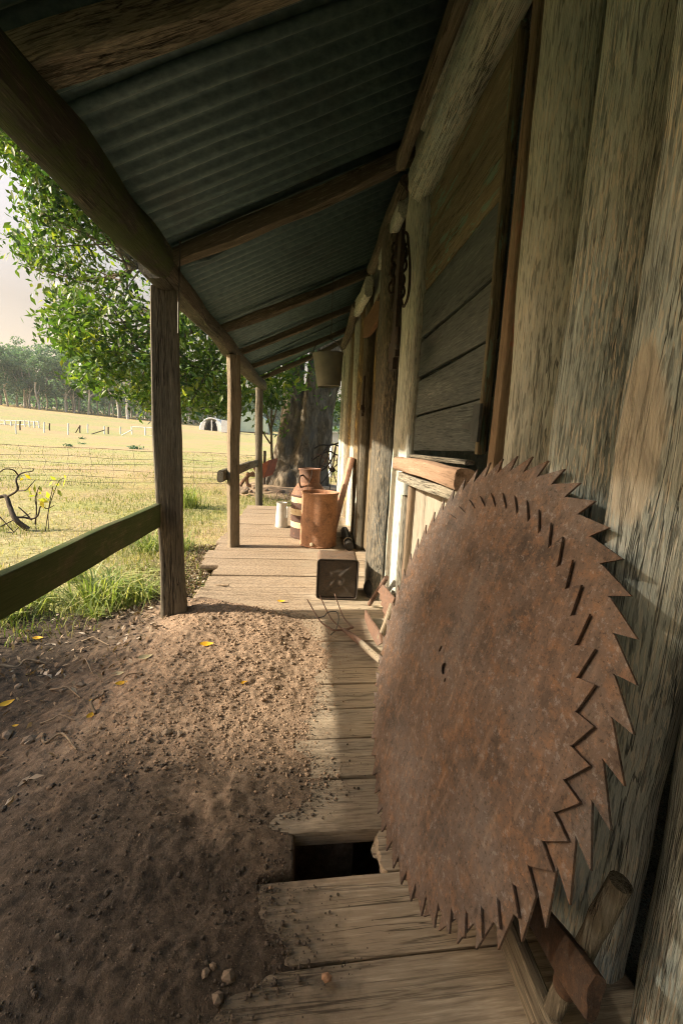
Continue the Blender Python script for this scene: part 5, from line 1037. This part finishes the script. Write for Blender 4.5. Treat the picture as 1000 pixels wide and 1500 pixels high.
# ---------------------------------------------------------------- added flat topped tree, unseen left of the frame, shaped to shade the near soil
sh = thing('sun_blocker_tree', (-12., -1.6, -.1), 'unseen flat topped tree with a clear trunk, added beside the hut to shade the near soil', 'tree')
N = 2600; qx = RNG.uniform(-.55, .55, N); qy = RNG.uniform(-6.5, 1.15, N); qz = RNG.uniform(4.6, 7.95, N)
lim = 7.22+.7*sstep(-.30, -.6, qy)-.16*np.abs(vnoise(np.stack([qy*1.3, 0*qy, 0*qy], 1)))                       # uneven top, cut to where its shade should end
yed = .28+.80*sstep(6.66, 6.42, qz)+.12*vnoise(np.stack([qz*3, 0*qz, 0*qz+4], 1))
k = (qz < lim+.53*qx) & (qy < yed); c = np.stack([-12+qx, qy, qz], 1)[k]
up_ = np.stack([-12+RNG.uniform(-.9, .9, 520), RNG.uniform(-3.5, .35, 520), RNG.uniform(7.55, 9.0, 520)], 1)  # sparse upper clumps added to thin the sun on saw and wall
c = np.vstack([c, up_[vnoise(up_*2.2) > -.6]])
pts = np.vstack([a+RNG.normal(size=(16, 3))*.10 for a in c]); leafobj('crown', pts, .17, M_leaf, RNG.uniform(0, .8, len(pts)), sh, seed=44)
g_ = float(ground_z(np.array([-12.]), np.array([-1.6]))[0])
v, f = tube(smoothpath([(-12, -1.6, g_-.3), (-12.05, -1.65, 2), (-11.95, -1.6, 4.2)], 5), np.linspace(.24, .15, 11), 10, noise=.2); obj('trunk', v, f, M_bark, sh, smooth=60)
for k in range(7):
    v, f = tube(smoothpath([(-11.95, -1.6, 4.1), (-12+.2*math.cos(k), -1.8-1.2*math.cos(k*.9), 4.9), (-12, -2.4-3.2*math.cos(k*.9), 5.9)], 4), np.linspace(.09, .02, 9), 7); obj('branch', v, f, M_bark, sh)

# tall tree added unseen left of the frame, its crown blocking sky light
tt = thing('sky_blocker_tree', (-7., -2.2, -.1), 'unseen tall tree added beside the hut, its high crown blocking sky light over the near end', 'tree')
c = RNG.normal(size=(900, 3)); c /= np.linalg.norm(c, axis=1)[:, None]; c = c*RNG.uniform(.35, 1, 900)[:, None]**.5*np.array([3.2, 4.6, 2.0])+np.array([-6.2, -1.4, 7.6])
c = c[c[:, 2] > 1.5+.577*(.6-c[:, 0])]
pts = np.vstack([a+RNG.normal(size=(16, 3))*.22 for a in c]); leafobj('crown', pts, .24, M_leaf, RNG.uniform(0, .9, len(pts)), tt, seed=45)
v, f = tube(smoothpath([(-7, -2.2, -.4), (-7.05, -2.2, 2.5), (-6.8, -2.0, 6.2)], 5), np.linspace(.28, .16, 11), 10, noise=.2); obj('trunk', v, f, M_bark, tt, smooth=60)
for k in range(6):
    v, f = tube(smoothpath([(-6.85, -2.05, 5.6), (-6.6+.9*math.cos(k*1.05), -1.9+1.3*math.sin(k*1.05), 6.8), (-6.3+1.9*math.cos(k*1.05), -1.6+3*math.sin(k*1.05), 7.8)], 4), np.linspace(.10, .02, 9), 7); obj('branch', v, f, M_bark, tt)

# ---------------------------------------------------------------- thin dusty air
hz = bpy.data.materials.new('haze'); hz.use_nodes = True; ht_ = hz.node_tree; ht_.nodes.clear(); ho = ht_.nodes.new('ShaderNodeOutputMaterial'); hv = ht_.nodes.new('ShaderNodeVolumePrincipled')
hv.inputs['Color'].default_value = (.90, .93, .90, 1); hv.inputs['Density'].default_value = .00045; hv.inputs['Anisotropy'].default_value = .2; ht_.links.new(hv.outputs[0], ho.inputs['Volume'])
v, f = box(-620, 620, -160, 720, -8, 62); tag(obj('haze', v, f, hz, smooth=0), 'thin dusty air over the paddock', None, kind='stuff')
# ---------------------------------------------------------------- light
EL, AZ = R(30), R(4)          # sun height; its light travels toward +x, turned AZ toward +y
sd = Vector((-math.cos(EL)*math.cos(AZ), -math.cos(EL)*math.sin(AZ), math.sin(EL)))   # toward the sun
L = bpy.data.lights.new('sun', 'SUN'); L.energy = 3.2; L.angle = R(1.3); L.color = (1, .86, .68)
lo_ = bpy.data.objects.new('sun', L); COL.objects.link(lo_); lo_.rotation_euler = sd.to_track_quat('Z', 'Y').to_euler(); lo_.location = sd*60
w = bpy.data.worlds.new('World'); SC.world = w; w.use_nodes = True; nt = w.node_tree; nt.nodes.clear()
sky = nt.nodes.new('ShaderNodeTexSky'); sky.sky_type = 'NISHITA'; sky.sun_disc = False; sky.sun_elevation = EL; sky.sun_rotation = math.atan2(sd.x, sd.y); sky.dust_density = 4.; sky.air_density = 1.0; sky.ozone_density = 1.0; sky.altitude = 300
bg = nt.nodes.new('ShaderNodeBackground'); bg.inputs[1].default_value = .15; wo = nt.nodes.new('ShaderNodeOutputWorld')
tc = nt.nodes.new('ShaderNodeTexCoord'); sp_ = nt.nodes.new('ShaderNodeSeparateXYZ'); nt.links.new(tc.outputs['Generated'], sp_.inputs[0])
rp = nt.nodes.new('ShaderNodeValToRGB'); e = rp.color_ramp.elements; e[0].position = .22; e[0].color = (.385, .27, .188, 1); e[1].position = .85; e[1].color = (.72, .92, .92, 1)   # dusty low air, cooler overhead
m_ = e.new(.50); m_.color = (.78, .60, .46, 1)
nt.links.new(sp_.outputs[2], rp.inputs[0])
mx = nt.nodes.new('ShaderNodeMix'); mx.data_type = 'RGBA'; mx.blend_type = 'MULTIPLY'; mx.inputs[0].default_value = 1; nt.links.new(rp.outputs[0], mx.inputs[7])
nt.links.new(sky.outputs[0], mx.inputs[6]); nt.links.new(mx.outputs[2], bg.inputs[0]); nt.links.new(bg.outputs[0], wo.inputs[0])
SC.view_settings.view_transform = 'Standard'; SC.view_settings.look = 'None'; SC.view_settings.exposure = 2.05; SC.view_settings.gamma = 1
SC.render.engine = 'CYCLES'; SC.cycles.use_denoising = True; SC.cycles.filter_width = 1.1; SC.cycles.denoising_prefilter = 'NONE'; SC.cycles.use_adaptive_sampling = False; SC.cycles.sample_clamp_indirect = 3; SC.cycles.caustics_reflective = False; SC.cycles.caustics_refractive = False; SC.cycles.max_bounces = 6; SC.cycles.diffuse_bounces = 4
